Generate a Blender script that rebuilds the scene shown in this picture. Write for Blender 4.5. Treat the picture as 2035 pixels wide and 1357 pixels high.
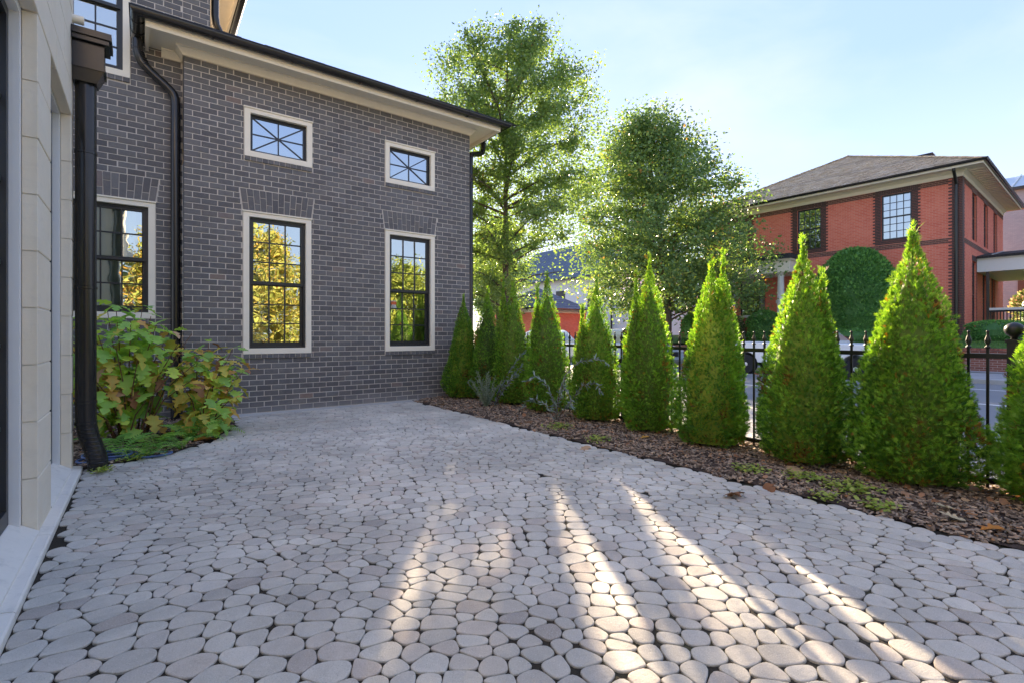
import bpy, bmesh, math, random
import numpy as np
from mathutils import Vector, Matrix, Quaternion, noise as mnoise
random.seed(7); rng = np.random.default_rng(7)
scene = bpy.context.scene
for o in list(bpy.data.objects): bpy.data.objects.remove(o, do_unlink=True)
PI = math.pi
# ------------------------------------------------------------------ camera
# house frame: +X runs along the dark brick wall, +Y runs towards it, the camera stands at the origin
FW = Vector((0.597, 0.802, 0)).normalized(); RT = Vector((FW.y, -FW.x, 0))
EYE = 1.19
cam = bpy.data.cameras.new('camera'); camo = bpy.data.objects.new('camera', cam); scene.collection.objects.link(camo)
cam.sensor_width = 36; cam.lens = 17.41; cam.shift_y = -0.0066; cam.clip_start = 0.05; cam.clip_end = 2500
camo.location = (0, 0, EYE); camo.rotation_euler = (PI/2, 0, -math.atan2(FW.x, FW.y))
scene.camera = camo
def gp(px, py, z=0.0):
    """ground point seen at a photograph pixel, used to read distances off the photograph"""
    k = (px-1017.5)/984; d = (EYE-z)*984/(py-665)
    return (FW*d + RT*(k*d)).xy
# ------------------------------------------------------------------ light
SUN_AZ = math.atan2(0.57, 0.82); SUN_EL = math.radians(17.5)
sd = Vector((math.sin(SUN_AZ)*math.cos(SUN_EL), math.cos(SUN_AZ)*math.cos(SUN_EL), math.sin(SUN_EL)))
sl = bpy.data.lights.new('sun', 'SUN'); sl.energy = 3.3; sl.angle = math.radians(0.6); sl.color = (1.0, 0.78, 0.53)
so = bpy.data.objects.new('sun', sl); scene.collection.objects.link(so); so.rotation_euler = sd.to_track_quat('Z', 'Y').to_euler()
world = bpy.data.worlds.new('World'); scene.world = world; world.use_nodes = True
wn = world.node_tree; wn.nodes.clear()
def wnode(t, **kw):
    n = wn.nodes.new(t)
    for k, v in kw.items(): setattr(n, k, v)
    return n
wo = wnode('ShaderNodeOutputWorld'); bg = wnode('ShaderNodeBackground'); bg.inputs[1].default_value = 0.09
sky = wnode('ShaderNodeTexSky', sky_type='NISHITA', sun_disc=False)
sky.sun_elevation = SUN_EL; sky.sun_rotation = SUN_AZ; sky.air_density = 1.0; sky.dust_density = 0.2; sky.ozone_density = 2.0; sky.altitude = 0
tc = wnode('ShaderNodeTexCoord'); sep = wnode('ShaderNodeSeparateXYZ'); wn.links.new(tc.outputs['Generated'], sep.inputs[0])
# even thin veil of high haze, paler towards the horizon
hz = wnode('ShaderNodeValToRGB'); e = hz.color_ramp.elements; e[0].position = 0.0; e[0].color = (1.28, 1.38, 1.56, 1); e[1].position = 0.42; e[1].color = (0.64, 0.86, 1.58, 1)
wn.links.new(sep.outputs[2], hz.inputs[0])
veil = wnode('ShaderNodeMix', data_type='RGBA'); veil.inputs[0].default_value = 0.92
wn.links.new(sky.outputs[0], veil.inputs[6]); wn.links.new(hz.outputs[0], veil.inputs[7])
mp = wnode('ShaderNodeMapping'); mp.inputs['Scale'].default_value = (1.0, 1.5, 3.4); mp.inputs['Rotation'].default_value = (0.25, 0.1, 0.7); mp.inputs['Location'].default_value = (0.4, 0.2, 0.0)
nz = wnode('ShaderNodeTexNoise'); nz.inputs['Scale'].default_value = 1.25; nz.inputs['Detail'].default_value = 8; nz.inputs['Roughness'].default_value = 0.52; nz.inputs['Distortion'].default_value = 0.35
cr = wnode('ShaderNodeValToRGB'); cr.color_ramp.elements[0].position = 0.44; cr.color_ramp.elements[1].position = 0.70
cr.color_ramp.elements[0].color = (0.0, 0.0, 0.0, 1); cr.color_ramp.elements[1].color = (0.7, 0.7, 0.7, 1)
mx = wnode('ShaderNodeMix', data_type='RGBA'); mx.inputs[7].default_value = (1.26, 1.36, 1.55, 1)
wn.links.new(tc.outputs['Generated'], mp.inputs[0]); wn.links.new(mp.outputs[0], nz.inputs['Vector']); wn.links.new(nz.outputs[0], cr.inputs[0])
wn.links.new(cr.outputs[0], mx.inputs[0]); wn.links.new(veil.outputs[2], mx.inputs[6]); wn.links.new(mx.outputs[2], bg.inputs[0]); wn.links.new(bg.outputs[0], wo.inputs[0])
vs = scene.view_settings; vs.view_transform = 'Standard'; vs.look = 'None'; vs.gamma = 1; vs.use_curve_mapping = False
vs.exposure = 3.2
scene.render.engine = 'CYCLES'
scene.cycles.max_bounces = 8; scene.cycles.diffuse_bounces = 4; scene.cycles.glossy_bounces = 3; scene.cycles.transmission_bounces = 4; scene.cycles.transparent_max_bounces = 8
scene.cycles.use_denoising = True
scene.cycles.sample_clamp_indirect = 6

# ------------------------------------------------------------------ helpers
COL = scene.collection
def link(o, parent=None):
    COL.objects.link(o)
    if parent is not None: o.parent = parent
    return o
def tag(o, label=None, cat=None, group=None, kind=None):
    if label: o['label'] = label
    if cat: o['category'] = cat
    if group: o['group'] = group
    if kind: o['kind'] = kind
    return o
def empty(name, loc=(0, 0, 0), rz=0, label=None, cat=None, group=None):
    o = bpy.data.objects.new(name, None); o.location = loc; o.rotation_euler = (0, 0, rz); o.empty_display_size = 0.1
    link(o); return tag(o, label, cat, group)
def copy_tree(o, parent=None):
    c = o.copy(); COL.objects.link(c); c.parent = parent
    for ch in list(o.children): copy_tree(ch, c)
    return c
class MB:
    """collects boxes, tubes and prisms into one mesh"""
    def __init__(s): s.v = []; s.f = []; s.r = []; s.cur = 0.0
    def add(s, vs, fs):
        b = len(s.v); s.v += [tuple(p) for p in vs]; s.f += [tuple(b+i for i in f) for f in fs]; s.r += [s.cur]*len(vs); return s
    def box(s, x0, x1, y0, y1, z0, z1, M=None):
        vs = [Vector(p) for p in ((x0,y0,z0),(x1,y0,z0),(x1,y1,z0),(x0,y1,z0),(x0,y0,z1),(x1,y0,z1),(x1,y1,z1),(x0,y1,z1))]
        if M is not None: vs = [M @ p for p in vs]
        return s.add(vs, [(0,3,2,1),(4,5,6,7),(0,1,5,4),(1,2,6,5),(2,3,7,6),(3,0,4,7)])
    def cbox(s, x0, x1, y0, y1, z0, z1, c=0.006, face='-y'):
        """box whose seen face (-y) has chamfered edges"""
        vs = [(x0,y1,z0),(x1,y1,z0),(x1,y1,z1),(x0,y1,z1),(x0,y0+c,z0),(x1,y0+c,z0),(x1,y0+c,z1),(x0,y0+c,z1),
              (x0+c,y0,z0+c),(x1-c,y0,z0+c),(x1-c,y0,z1-c),(x0+c,y0,z1-c)]
        fs = [(0,1,5,4),(1,2,6,5),(2,3,7,6),(3,0,4,7),(4,5,9,8),(5,6,10,9),(6,7,11,10),(7,4,8,11),(8,9,10,11)]
        return s.add(vs, fs)
    def prism(s, poly, a, b, M=None, cap=True):
        """poly in (p,q), extruded along the third axis from a to b: vertex (p,q,t)"""
        n = len(poly); vs = [Vector((p,q,a)) for p,q in poly]+[Vector((p,q,b)) for p,q in poly]
        if M is not None: vs = [M @ v for v in vs]
        fs = [(i,(i+1)%n,n+(i+1)%n,n+i) for i in range(n)]
        if cap: fs += [tuple(range(n-1,-1,-1)), tuple(range(n,2*n))]
        return s.add(vs, fs)
    def tube(s, path, r, n=10, cap=True):
        P = [Vector(p) for p in path]; R = r if isinstance(r, (list, tuple)) else [r]*len(P)
        up = None; vs = []
        for i, p in enumerate(P):
            t = ((P[min(i+1,len(P)-1)]-P[max(i-1,0)])).normalized()
            if up is None: up = Vector((0,0,1)) if abs(t.z) < 0.9 else Vector((1,0,0))
            a = t.cross(up).normalized(); up = a.cross(t).normalized()
            for k in range(n):
                th = 2*PI*k/n; vs.append(p + (a*math.cos(th)+up*math.sin(th))*R[i])
        fs = []
        for i in range(len(P)-1):
            for k in range(n): fs.append((i*n+k, i*n+(k+1)%n, (i+1)*n+(k+1)%n, (i+1)*n+k))
        if cap: fs += [tuple(range(n-1,-1,-1)), tuple(range((len(P)-1)*n, len(P)*n))]
        return s.add(vs, fs)
    def lathe(s, prof, loc=(0,0,0), n=12):
        vs = []; L = Vector(loc)
        for r, z in prof:
            for k in range(n): vs.append(L+Vector((r*math.cos(2*PI*k/n), r*math.sin(2*PI*k/n), z)))
        fs = [(i*n+k, i*n+(k+1)%n, (i+1)*n+(k+1)%n, (i+1)*n+k) for i in range(len(prof)-1) for k in range(n)]
        fs += [tuple(range(n-1,-1,-1)), tuple(range((len(prof)-1)*n, len(prof)*n))]
        return s.add(vs, fs)
    def sweep(s, path, prof, cap=True):
        """closed profile (outward offset, z) swept along a plan polyline with mitred corners; outward is right of travel"""
        P = [Vector((p[0],p[1])) for p in path]; n = len(prof); vs = []
        for i, p in enumerate(P):
            d0 = (P[i]-P[i-1]).normalized() if i > 0 else None; d1 = (P[i+1]-P[i]).normalized() if i < len(P)-1 else None
            d0 = d0 or d1; d1 = d1 or d0
            n0 = Vector((d0.y,-d0.x)); n1 = Vector((d1.y,-d1.x)); m = (n0+n1)/(1+n0.dot(n1))
            for o, z in prof: vs.append((p.x+m.x*o, p.y+m.y*o, z))
        fs = [(i*n+k, (i+1)*n+k, (i+1)*n+(k+1)%n, i*n+(k+1)%n) for i in range(len(P)-1) for k in range(n)]
        if cap: fs += [tuple(range(n)), tuple(range(len(P)*n-1, (len(P)-1)*n-1, -1))]
        return s.add(vs, fs)
    def mesh(s, name, mat=None, smooth=False, fix=True):
        me = bpy.data.meshes.new(name); me.from_pydata(s.v, [], s.f); me.update()
        if any(s.r):
            at = me.attributes.new('rnd', 'FLOAT', 'POINT'); at.data.foreach_set('value', np.array(s.r, dtype=np.float32))
        if fix and len(s.f) < 20000:
            bm = bmesh.new(); bm.from_mesh(me); bmesh.ops.recalc_face_normals(bm, faces=bm.faces); bm.to_mesh(me); bm.free()
        if smooth:
            me.polygons.foreach_set('use_smooth', [True]*len(me.polygons))
            if smooth == 'auto' : me.set_sharp_from_angle(angle=math.radians(35))
        if mat: me.materials.append(mat)
        return me
    def build(s, name, mat, parent=None, smooth=False, loc=None, rot=None, fix=True):
        o = bpy.data.objects.new(name, s.mesh(name, mat, smooth, fix))
        if loc is not None: o.location = loc
        if rot is not None: o.rotation_euler = rot
        return link(o, parent)
def npmesh(name, verts, faces, mat, rnd=None, smooth=False):
    """verts (N,3); faces (F,k) of one size"""
    me = bpy.data.meshes.new(name); N = len(verts); F, k = faces.shape
    me.vertices.add(N); me.vertices.foreach_set('co', np.ascontiguousarray(verts, dtype=np.float32).ravel())
    me.loops.add(F*k); me.loops.foreach_set('vertex_index', np.ascontiguousarray(faces, dtype=np.int32).ravel())
    me.polygons.add(F); me.polygons.foreach_set('loop_start', np.arange(0, F*k, k, dtype=np.int32))
    if rnd is not None:
        for nm, arr in (rnd.items() if isinstance(rnd, dict) else (('rnd', rnd),)):
            at = me.attributes.new(nm, 'FLOAT', 'POINT'); at.data.foreach_set('value', np.ascontiguousarray(arr, dtype=np.float32))
    me.update(calc_edges=True); me.validate()
    if smooth: me.polygons.foreach_set('use_smooth', np.ones(F, dtype=bool))
    me.materials.append(mat); return me
def frames(d, roll):
    """rotation matrices whose local y is d (n,3), rolled by roll"""
    d = d/np.linalg.norm(d, axis=1, keepdims=True)
    ref = np.where(np.abs(d[:, 2:3]) > 0.95, np.array([[1.0, 0, 0]]), np.array([[0, 0, 1.0]]))
    x = np.cross(d, ref); x /= np.linalg.norm(x, axis=1, keepdims=True); z = np.cross(x, d)
    c, s_ = np.cos(roll)[:, None], np.sin(roll)[:, None]
    x2 = x*c+z*s_; z2 = -x*s_+z*c
    return np.stack([x2, d, z2], axis=2)
def scatter(tv, tf, R, pos, sc):
    tv = np.asarray(tv, float); tf = np.asarray(tf, int); n = len(pos)
    v = np.einsum('nij,mj->nmi', R, tv)*np.asarray(sc).reshape(n, 1, -1) + pos[:, None, :]
    f = tf[None] + (np.arange(n)*len(tv))[:, None, None]
    return v.reshape(-1, 3), f.reshape(-1, tf.shape[1])

# ------------------------------------------------------------------ materials
class NT:
    def __init__(s, name):
        s.m = bpy.data.materials.new(name); s.m.use_nodes = True; s.t = s.m.node_tree; s.t.nodes.clear()
        s.out = s.n('ShaderNodeOutputMaterial')
    def n(s, t, **kw):
        nd = s.t.nodes.new(t)
        for k, v in kw.items(): setattr(nd, k, v)
        return nd
    def l(s, a, b): s.t.links.new(a, b)
    def val(s, sock, v):
        if hasattr(v, 'is_output') or isinstance(v, bpy.types.NodeSocket): s.l(v, sock)
        elif isinstance(v, (tuple, list)): sock.default_value = (*v, 1) if len(v) == 3 and len(sock.default_value) == 4 else v
        else: sock.default_value = v
    def math(s, op, a, b=0.0):
        nd = s.n('ShaderNodeMath', operation=op); s.val(nd.inputs[0], a); s.val(nd.inputs[1], b); return nd.outputs[0]
    def mix(s, f, a, b, blend='MIX'):
        nd = s.n('ShaderNodeMix', data_type='RGBA', blend_type=blend); s.val(nd.inputs[0], f); s.val(nd.inputs[6], a); s.val(nd.inputs[7], b); return nd.outputs[2]
    def ramp(s, f, stops, interp='LINEAR'):
        nd = s.n('ShaderNodeValToRGB'); e = nd.color_ramp.elements; nd.color_ramp.interpolation = interp
        while len(e) < len(stops): e.new(0.5)
        for el, (p, c) in zip(e, stops): el.position = p; el.color = (*c, 1) if len(c) == 3 else c
        s.val(nd.inputs[0], f); return nd.outputs[0]
    def coord(s, kind='Object'): return s.n('ShaderNodeTexCoord').outputs[kind]
    def pos(s): return s.n('ShaderNodeNewGeometry').outputs['Position']
    def noise(s, scale, detail=3, rough=0.55, vec=None, dist=0.0, out=0):
        nd = s.n('ShaderNodeTexNoise'); nd.inputs['Scale'].default_value = scale; nd.inputs['Detail'].default_value = detail; nd.inputs['Roughness'].default_value = rough; nd.inputs['Distortion'].default_value = dist
        if vec is not None: s.l(vec, nd.inputs['Vector'])
        return nd.outputs[out]
    def scaled(s, vec, sc):
        nd = s.n('ShaderNodeMapping'); nd.inputs['Scale'].default_value = sc; s.l(vec, nd.inputs[0]); return nd.outputs[0]
    def rnd(s):
        """per-piece random: the object's own random plus the 'rnd' attribute of joined pieces"""
        a = s.n('ShaderNodeAttribute', attribute_name='rnd').outputs['Fac']; b = s.n('ShaderNodeObjectInfo').outputs['Random']
        return s.math('FRACT', s.math('ADD', a, b))
    def bump(s, h, strength=0.3, dist=0.01):
        nd = s.n('ShaderNodeBump'); nd.inputs['Strength'].default_value = strength; nd.inputs['Distance'].default_value = dist; s.l(h, nd.inputs['Height']); return nd.outputs[0]
    def pbsdf(s, col, rough=0.7, normal=None, spec=0.4, metal=0.0, **kw):
        b = s.n('ShaderNodeBsdfPrincipled'); s.val(b.inputs['Base Color'], col); s.val(b.inputs['Roughness'], rough); b.inputs['Specular IOR Level'].default_value = spec; b.inputs['Metallic'].default_value = metal
        if normal is not None: s.l(normal, b.inputs['Normal'])
        for k, v in kw.items(): s.val(b.inputs[k], v)
        return b.outputs[0]
    def done(s, sh): s.l(sh, s.out.inputs[0]); return s.m
def plain(name, col, rough=0.6, spec=0.4, metal=0.0, var=0.12, vscale=3.0, bscale=0, bstr=0.15, bdist=0.004, dirt=0.0):
    t = NT(name); p = t.pos(); c2 = tuple(max(0, x*(1-var)) for x in col); c3 = tuple(min(1, x*(1+var)) for x in col)
    c = t.mix(t.noise(vscale, 5, 0.6, p), c2, c3)
    if dirt:
        d = t.ramp(t.noise(vscale*2.3, 6, 0.7, p), [(0.52, (0, 0, 0)), (0.75, (1, 1, 1))]); c = t.mix(t.math('MULTIPLY', d, dirt), c, tuple(x*0.45 for x in col))
    nm = t.bump(t.noise(bscale, 4, 0.6, p), bstr, bdist) if bscale else None
    return t.done(t.pbsdf(c, rough, nm, spec, metal))
def leafmat(name, stops, trans=0.45, rough=0.5, tscale=1.6, tint=(1.0, 1.0, 0.55), attr=True, spec=0.35, extra=None):
    t = NT(name); c = t.ramp(t.rnd(), stops)
    if extra: c = extra(t, c)
    d = t.pbsdf(c, rough, None, spec)
    tr = t.n('ShaderNodeBsdfTranslucent'); t.val(tr.inputs[0], t.mix(1.0, c, tuple(x*tscale for x in tint), 'MULTIPLY'))
    m = t.n('ShaderNodeMixShader'); m.inputs[0].default_value = trans; t.l(d, m.inputs[1]); t.l(tr.outputs[0], m.inputs[2])
    return t.done(m.outputs[0])
M = {}
def mk_brick(name, cols, speck=True, rough=0.55, spots=(0.45, 0.40, 0.36)):
    t = NT(name); p = t.pos(); r = t.rnd(); c = t.ramp(r, cols)
    c = t.mix(0.35, c, t.mix(t.noise(26, 5, 0.65, p), (0.0, 0.0, 0.0), (1, 1, 1)), 'SOFT_LIGHT')
    if speck:
        sp = t.ramp(t.noise(62, 2, 0.5, p), [(0.70, (0, 0, 0)), (0.76, (1, 1, 1))]); c = t.mix(t.math('MULTIPLY', sp, 0.55), c, spots)
        h = t.ramp(t.noise(1.1, 5, 0.6, p), [(0.5, (0, 0, 0)), (0.8, (1, 1, 1))]); c = t.mix(t.math('MULTIPLY', h, 0.10), c, (0.30, 0.29, 0.30))
        sx = t.n('ShaderNodeSeparateXYZ'); t.l(p, sx.inputs[0])      # lime bloom and splash marks near the paving
        lo = t.ramp(t.math('ADD', sx.outputs[2], t.math('MULTIPLY', t.noise(2.2, 6, 0.7, p), 0.42)), [(0.20, (1, 1, 1)), (0.42, (0, 0, 0))]); c = t.mix(t.math('MULTIPLY', lo, 0.42), c, (0.36, 0.35, 0.35))
        sk = t.ramp(t.noise(2.4, 6, 0.65, t.scaled(p, (2.5, 2.5, 0.35))), [(0.56, (0, 0, 0)), (0.74, (1, 1, 1))]); c = t.mix(t.math('MULTIPLY', sk, 0.22), c, (0.045, 0.043, 0.045))
    nm = t.bump(t.noise(140, 4, 0.6, p), 0.35, 0.003)
    return t.done(t.pbsdf(c, rough, nm, 0.35))
M['brick'] = mk_brick('charcoal_brick', [(0.0, (0.098, 0.092, 0.095)), (0.25, (0.133, 0.129, 0.131)), (0.5, (0.114, 0.106, 0.106)), (0.72, (0.156, 0.151, 0.152)), (0.9, (0.139, 0.126, 0.120)), (0.985, (0.166, 0.159, 0.158)), (1.0, (0.208, 0.153, 0.131))])
M['mortar'] = plain('pale_mortar', (0.56, 0.505, 0.445), 0.9, 0.2, var=0.18, vscale=5, bscale=90, bstr=0.4)
M['cream'] = plain('cream_painted_trim', (0.86, 0.785, 0.645), 0.5, 0.35, var=0.04, vscale=4, bscale=30, bstr=0.05, dirt=0.10)
M['white'] = plain('white_painted_trim', (0.80, 0.79, 0.76), 0.5, 0.35, var=0.03, vscale=4, bscale=30, bstr=0.05, dirt=0.06)
M['metal'] = plain('dark_bronze_metal', (0.030, 0.028, 0.028), 0.24, 0.6, 0.35, var=0.2, vscale=6, bscale=8, bstr=0.05, dirt=0.3)
M['sash'] = plain('black_window_sash', (0.026, 0.026, 0.028), 0.38, 0.5, var=0.1)
M['iron'] = plain('black_wrought_iron', (0.020, 0.019, 0.019), 0.40, 0.5, 0.2, var=0.3, vscale=20, bscale=120, bstr=0.2, bdist=0.001)
def mk_glass(name, refl=0.55, tint=(0.86, 0.95, 0.98)):
    t = NT(name); p = t.pos()
    nm = t.bump(t.noise(2.3, 2, 0.5, p), 0.11, 0.02)
    g = t.n('ShaderNodeBsdfGlossy'); g.inputs['Roughness'].default_value = 0.004; g.inputs['Color'].default_value = (*tint, 1); t.l(nm, g.inputs['Normal'])
    tr = t.n('ShaderNodeBsdfTransparent'); tr.inputs[0].default_value = (0.80, 0.84, 0.78, 1)
    fr = t.n('ShaderNodeFresnel'); fr.inputs[0].default_value = 1.5
    f = t.math('MINIMUM', t.math('ADD', t.math('MULTIPLY', fr.outputs[0], 0.9), refl), 1.0)
    m = t.n('ShaderNodeMixShader'); t.l(f, m.inputs[0]); t.l(tr.outputs[0], m.inputs[1]); t.l(g.outputs[0], m.inputs[2])
    return t.done(m.outputs[0])
M['glass'] = mk_glass('coated_window_glass', 0.52)
M['carglass'] = mk_glass('dark_car_glass', 0.15)
M['room'] = plain('olive_room_wall', (0.72, 0.66, 0.36), 0.8, 0.2, var=0.05)
M['curtain'] = plain('sheer_curtain', (0.62, 0.68, 0.58), 0.9, 0.1, var=0.1)
def mk_stone():
    t = NT('cream_limestone'); p = t.pos(); r = t.rnd()
    c = t.mix(t.noise(1.6, 6, 0.65, p, 0.8), (0.76, 0.64, 0.46), (0.87, 0.80, 0.67)); c = t.mix(t.math('MULTIPLY', r, 0.5), c, (0.82, 0.70, 0.53))
    v = t.ramp(t.noise(4.5, 8, 0.72, t.scaled(p, (1, 1, 2.2)), 1.5), [(0.5, (0, 0, 0)), (0.72, (1, 1, 1))]); c = t.mix(t.math('MULTIPLY', v, 0.25), c, (0.60, 0.53, 0.42))
    return t.done(t.pbsdf(c, 0.8, t.bump(t.noise(70, 5, 0.6, p), 0.25, 0.003), 0.25))
M['stone'] = mk_stone()
M['joint'] = plain('pale_stone_joint', (0.72, 0.66, 0.56), 0.9, 0.2)
M['sill'] = plain('pale_sill_stone', (0.80, 0.75, 0.66), 0.75, 0.25, var=0.08, vscale=5, bscale=60, bstr=0.2, dirt=0.35)
def mk_paver():
    t = NT('grey_concrete_paver'); p = t.pos(); r = t.rnd()
    c = t.ramp(r, [(0.0, (0.453, 0.425, 0.381)), (0.15, (0.628, 0.595, 0.526)), (0.4, (0.556, 0.525, 0.465)), (0.55, (0.670, 0.635, 0.564)), (0.7, (0.525, 0.490, 0.442)), (0.85, (0.618, 0.570, 0.498)), (0.95, (0.577, 0.505, 0.437)), (1.0, (0.422, 0.390, 0.352))])
    c = t.mix(0.30, c, t.mix(t.noise(22, 7, 0.75, p), (0, 0, 0), (1, 1, 1)), 'SOFT_LIGHT')
    st = t.ramp(t.noise(0.9, 6, 0.65, p, 0.6), [(0.40, (0.80, 0.80, 0.79)), (0.60, (1.08, 1.07, 1.05))]); c = t.mix(1.0, c, st, 'MULTIPLY')
    s1 = t.ramp(t.noise(210, 3, 0.6, p), [(0.58, (0, 0, 0)), (0.66, (1, 1, 1))]); c = t.mix(t.math('MULTIPLY', s1, 0.40), c, (0.80, 0.78, 0.72))
    s2 = t.ramp(t.noise(170, 3, 0.6, t.scaled(p, (1, 1.3, 1))), [(0.58, (0, 0, 0)), (0.68, (1, 1, 1))]); c = t.mix(t.math('MULTIPLY', s2, 0.45), c, (0.22, 0.21, 0.20))
    dk = t.ramp(t.noise(5.5, 6, 0.7, p, 1.0), [(0.60, (0, 0, 0)), (0.74, (1, 1, 1))]); c = t.mix(t.math('MULTIPLY', dk, 0.28), c, (0.25, 0.22, 0.18))
    h = t.math('ADD', t.math('MULTIPLY', t.noise(230, 4, 0.65, p), 0.8), t.noise(40, 5, 0.65, p))
    return t.done(t.pbsdf(c, 0.85, t.bump(h, 0.8, 0.006), 0.25))
M['paver'] = mk_paver()
def mk_sand():
    t = NT('dark_joint_sand'); p = t.pos(); c = t.mix(t.noise(120, 4, 0.7, p), (0.016, 0.014, 0.012), (0.075, 0.066, 0.052))
    g = t.ramp(t.noise(1.3, 6, 0.7, p), [(0.56, (0, 0, 0)), (0.72, (1, 1, 1))]); c = t.mix(t.math('MULTIPLY', g, 0.5), c, (0.13, 0.13, 0.06))
    return t.done(t.pbsdf(c, 0.95, t.bump(t.noise(200, 3, 0.6, p), 0.8, 0.006), 0.1))
M['sand'] = mk_sand()
M['soil'] = plain('dark_mulch_soil', (0.075, 0.055, 0.045), 0.95, 0.1, var=0.5, vscale=30, bscale=60, bstr=0.9, bdist=0.02)
def mk_chip():
    t = NT('bark_chip'); c = t.ramp(t.rnd(), [(0, (0.087, 0.062, 0.046)), (0.3, (0.174, 0.127, 0.092)), (0.6, (0.296, 0.225, 0.166)), (0.85, (0.435, 0.333, 0.242)), (0.95, (0.347, 0.171, 0.076)), (1, (0.590, 0.449, 0.305))])
    p = t.pos(); c = t.mix(0.5, c, t.mix(t.noise(60, 4, 0.6, t.scaled(p, (1, 4, 1))), (0, 0, 0), (1, 1, 1)), 'SOFT_LIGHT')
    return t.done(t.pbsdf(c, 0.9, None, 0.2))
M['chip'] = mk_chip()
M['bark'] = plain('grey_brown_bark', (0.12, 0.095, 0.075), 0.9, 0.15, var=0.5, vscale=8, bscale=25, bstr=0.8, bdist=0.02)
M['twig'] = plain('brown_stem', (0.16, 0.085, 0.05), 0.8, 0.2, var=0.3, vscale=20)
GREEN = [(0.0, (0.051, 0.131, 0.018)), (0.3, (0.095, 0.221, 0.026)), (0.55, (0.142, 0.297, 0.031)), (0.8, (0.209, 0.393, 0.039)), (1.0, (0.311, 0.497, 0.058))]
def arb_extra(t, c):
    a = t.n('ShaderNodeAttribute', attribute_name='dead').outputs['Fac']
    k = t.n('ShaderNodeAttribute', attribute_name='tip').outputs['Fac']
    c = t.mix(t.math('MULTIPLY', k, 0.75), c, (0.38, 0.50, 0.05))
    return t.mix(a, c, t.ramp(t.rnd(), [(0, (0.10, 0.05, 0.018)), (0.6, (0.24, 0.10, 0.022)), (1, (0.46, 0.19, 0.03))]))
M['arb'] = leafmat('arborvitae_spray', GREEN, 0.36, 0.55, 1.9, (1.0, 1.0, 0.40), extra=arb_extra)
OAK = [(0.0, (0.095, 0.165, 0.060)), (0.35, (0.130, 0.215, 0.072)), (0.6, (0.165, 0.255, 0.080)), (0.86, (0.22, 0.31, 0.085)), (0.988, (0.30, 0.35, 0.10)), (0.997, (0.44, 0.26, 0.07)), (1.0, (0.48, 0.18, 0.05))]
M['oakleaf'] = leafmat('oak_leaf', OAK, 0.36, 0.42, 1.7, (1.0, 1.0, 0.50))
M['autumn'] = leafmat('autumn_leaf', [(0, (0.20, 0.25, 0.05)), (0.4, (0.34, 0.35, 0.07)), (0.75, (0.44, 0.34, 0.07)), (1, (0.48, 0.24, 0.05))], 0.3, 0.6, 1.3)
M['limeleaf'] = leafmat('yellow_green_leaf', [(0, (0.13, 0.20, 0.04)), (0.5, (0.27, 0.32, 0.05)), (1, (0.42, 0.38, 0.07))], 0.3, 0.6, 1.3)
M['hedge'] = leafmat('clipped_hedge_leaf', [(0, (0.067, 0.181, 0.049)), (0.5, (0.123, 0.295, 0.080)), (1, (0.232, 0.465, 0.109))], 0.25, 0.5, 1.5)
M['bloom'] = leafmat('pale_shrub_leaf', [(0, (0.05, 0.10, 0.03)), (0.55, (0.11, 0.17, 0.05)), (0.75, (0.45, 0.40, 0.30)), (1, (0.60, 0.45, 0.40))], 0.3, 0.6, 1.4)
M['silver'] = leafmat('grey_green_leaf', [(0, (0.16, 0.21, 0.14)), (0.6, (0.26, 0.32, 0.22)), (1, (0.38, 0.43, 0.33))], 0.2, 0.6, 1.2)
M['bluegrey'] = leafmat('blue_grey_leaf', [(0, (0.17, 0.23, 0.21)), (0.6, (0.28, 0.35, 0.33)), (1, (0.42, 0.50, 0.46))], 0.2, 0.5, 1.2)
M['fern'] = leafmat('fern_frond', [(0, (0.120, 0.285, 0.045)), (0.6, (0.210, 0.420, 0.075)), (1, (0.360, 0.540, 0.120))], 0.35, 0.55, 1.5)
M['weed'] = leafmat('lime_ground_leaf', [(0, (0.22, 0.32, 0.05)), (0.6, (0.36, 0.44, 0.08)), (1, (0.46, 0.48, 0.13))], 0.3, 0.6, 1.4)
M['grass'] = leafmat('lawn_grass', [(0, (0.06, 0.14, 0.03)), (0.6, (0.10, 0.21, 0.04)), (1, (0.17, 0.28, 0.06))], 0.3, 0.7, 1.4)
def vein(col):
    def f(t, c):
        a = t.n('ShaderNodeAttribute', attribute_name='vein').outputs['Fac']
        e = t.n('ShaderNodeAttribute', attribute_name='edge').outputs['Fac']
        c = t.mix(t.math('MULTIPLY', e, 0.40), c, t.mix(0.5, c, col))
        return t.mix(t.math('MULTIPLY', a, 0.35), c, (0.42, 0.46, 0.16))
    return f
M['hydgreen'] = leafmat('hydrangea_green_leaf', [(0, (0.175, 0.427, 0.099)), (0.4, (0.267, 0.554, 0.106)), (0.75, (0.410, 0.673, 0.099)), (1, (0.676, 0.812, 0.106))], 0.30, 0.5, 1.5, extra=vein((0.573, 0.673, 0.088)))
M['hydturn'] = leafmat('hydrangea_yellow_leaf', [(0, (0.52, 0.54, 0.08)), (0.4, (0.70, 0.58, 0.10)), (0.7, (0.74, 0.46, 0.10)), (1, (0.68, 0.28, 0.13))], 0.30, 0.55, 1.3, extra=vein((0.60, 0.22, 0.06)))
M['deadleaf'] = leafmat('dry_brown_leaf', [(0, (0.20, 0.095, 0.045)), (0.4, (0.36, 0.17, 0.08)), (0.7, (0.46, 0.26, 0.15)), (1, (0.55, 0.38, 0.22))], 0.15, 0.7, 1.2, (1, 0.9, 0.7))
M['paleleaf'] = leafmat('pale_tan_leaf', [(0, (0.50, 0.40, 0.24)), (1, (0.62, 0.52, 0.34))], 0.15, 0.7, 1.2, (1, 0.9, 0.7))
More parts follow.
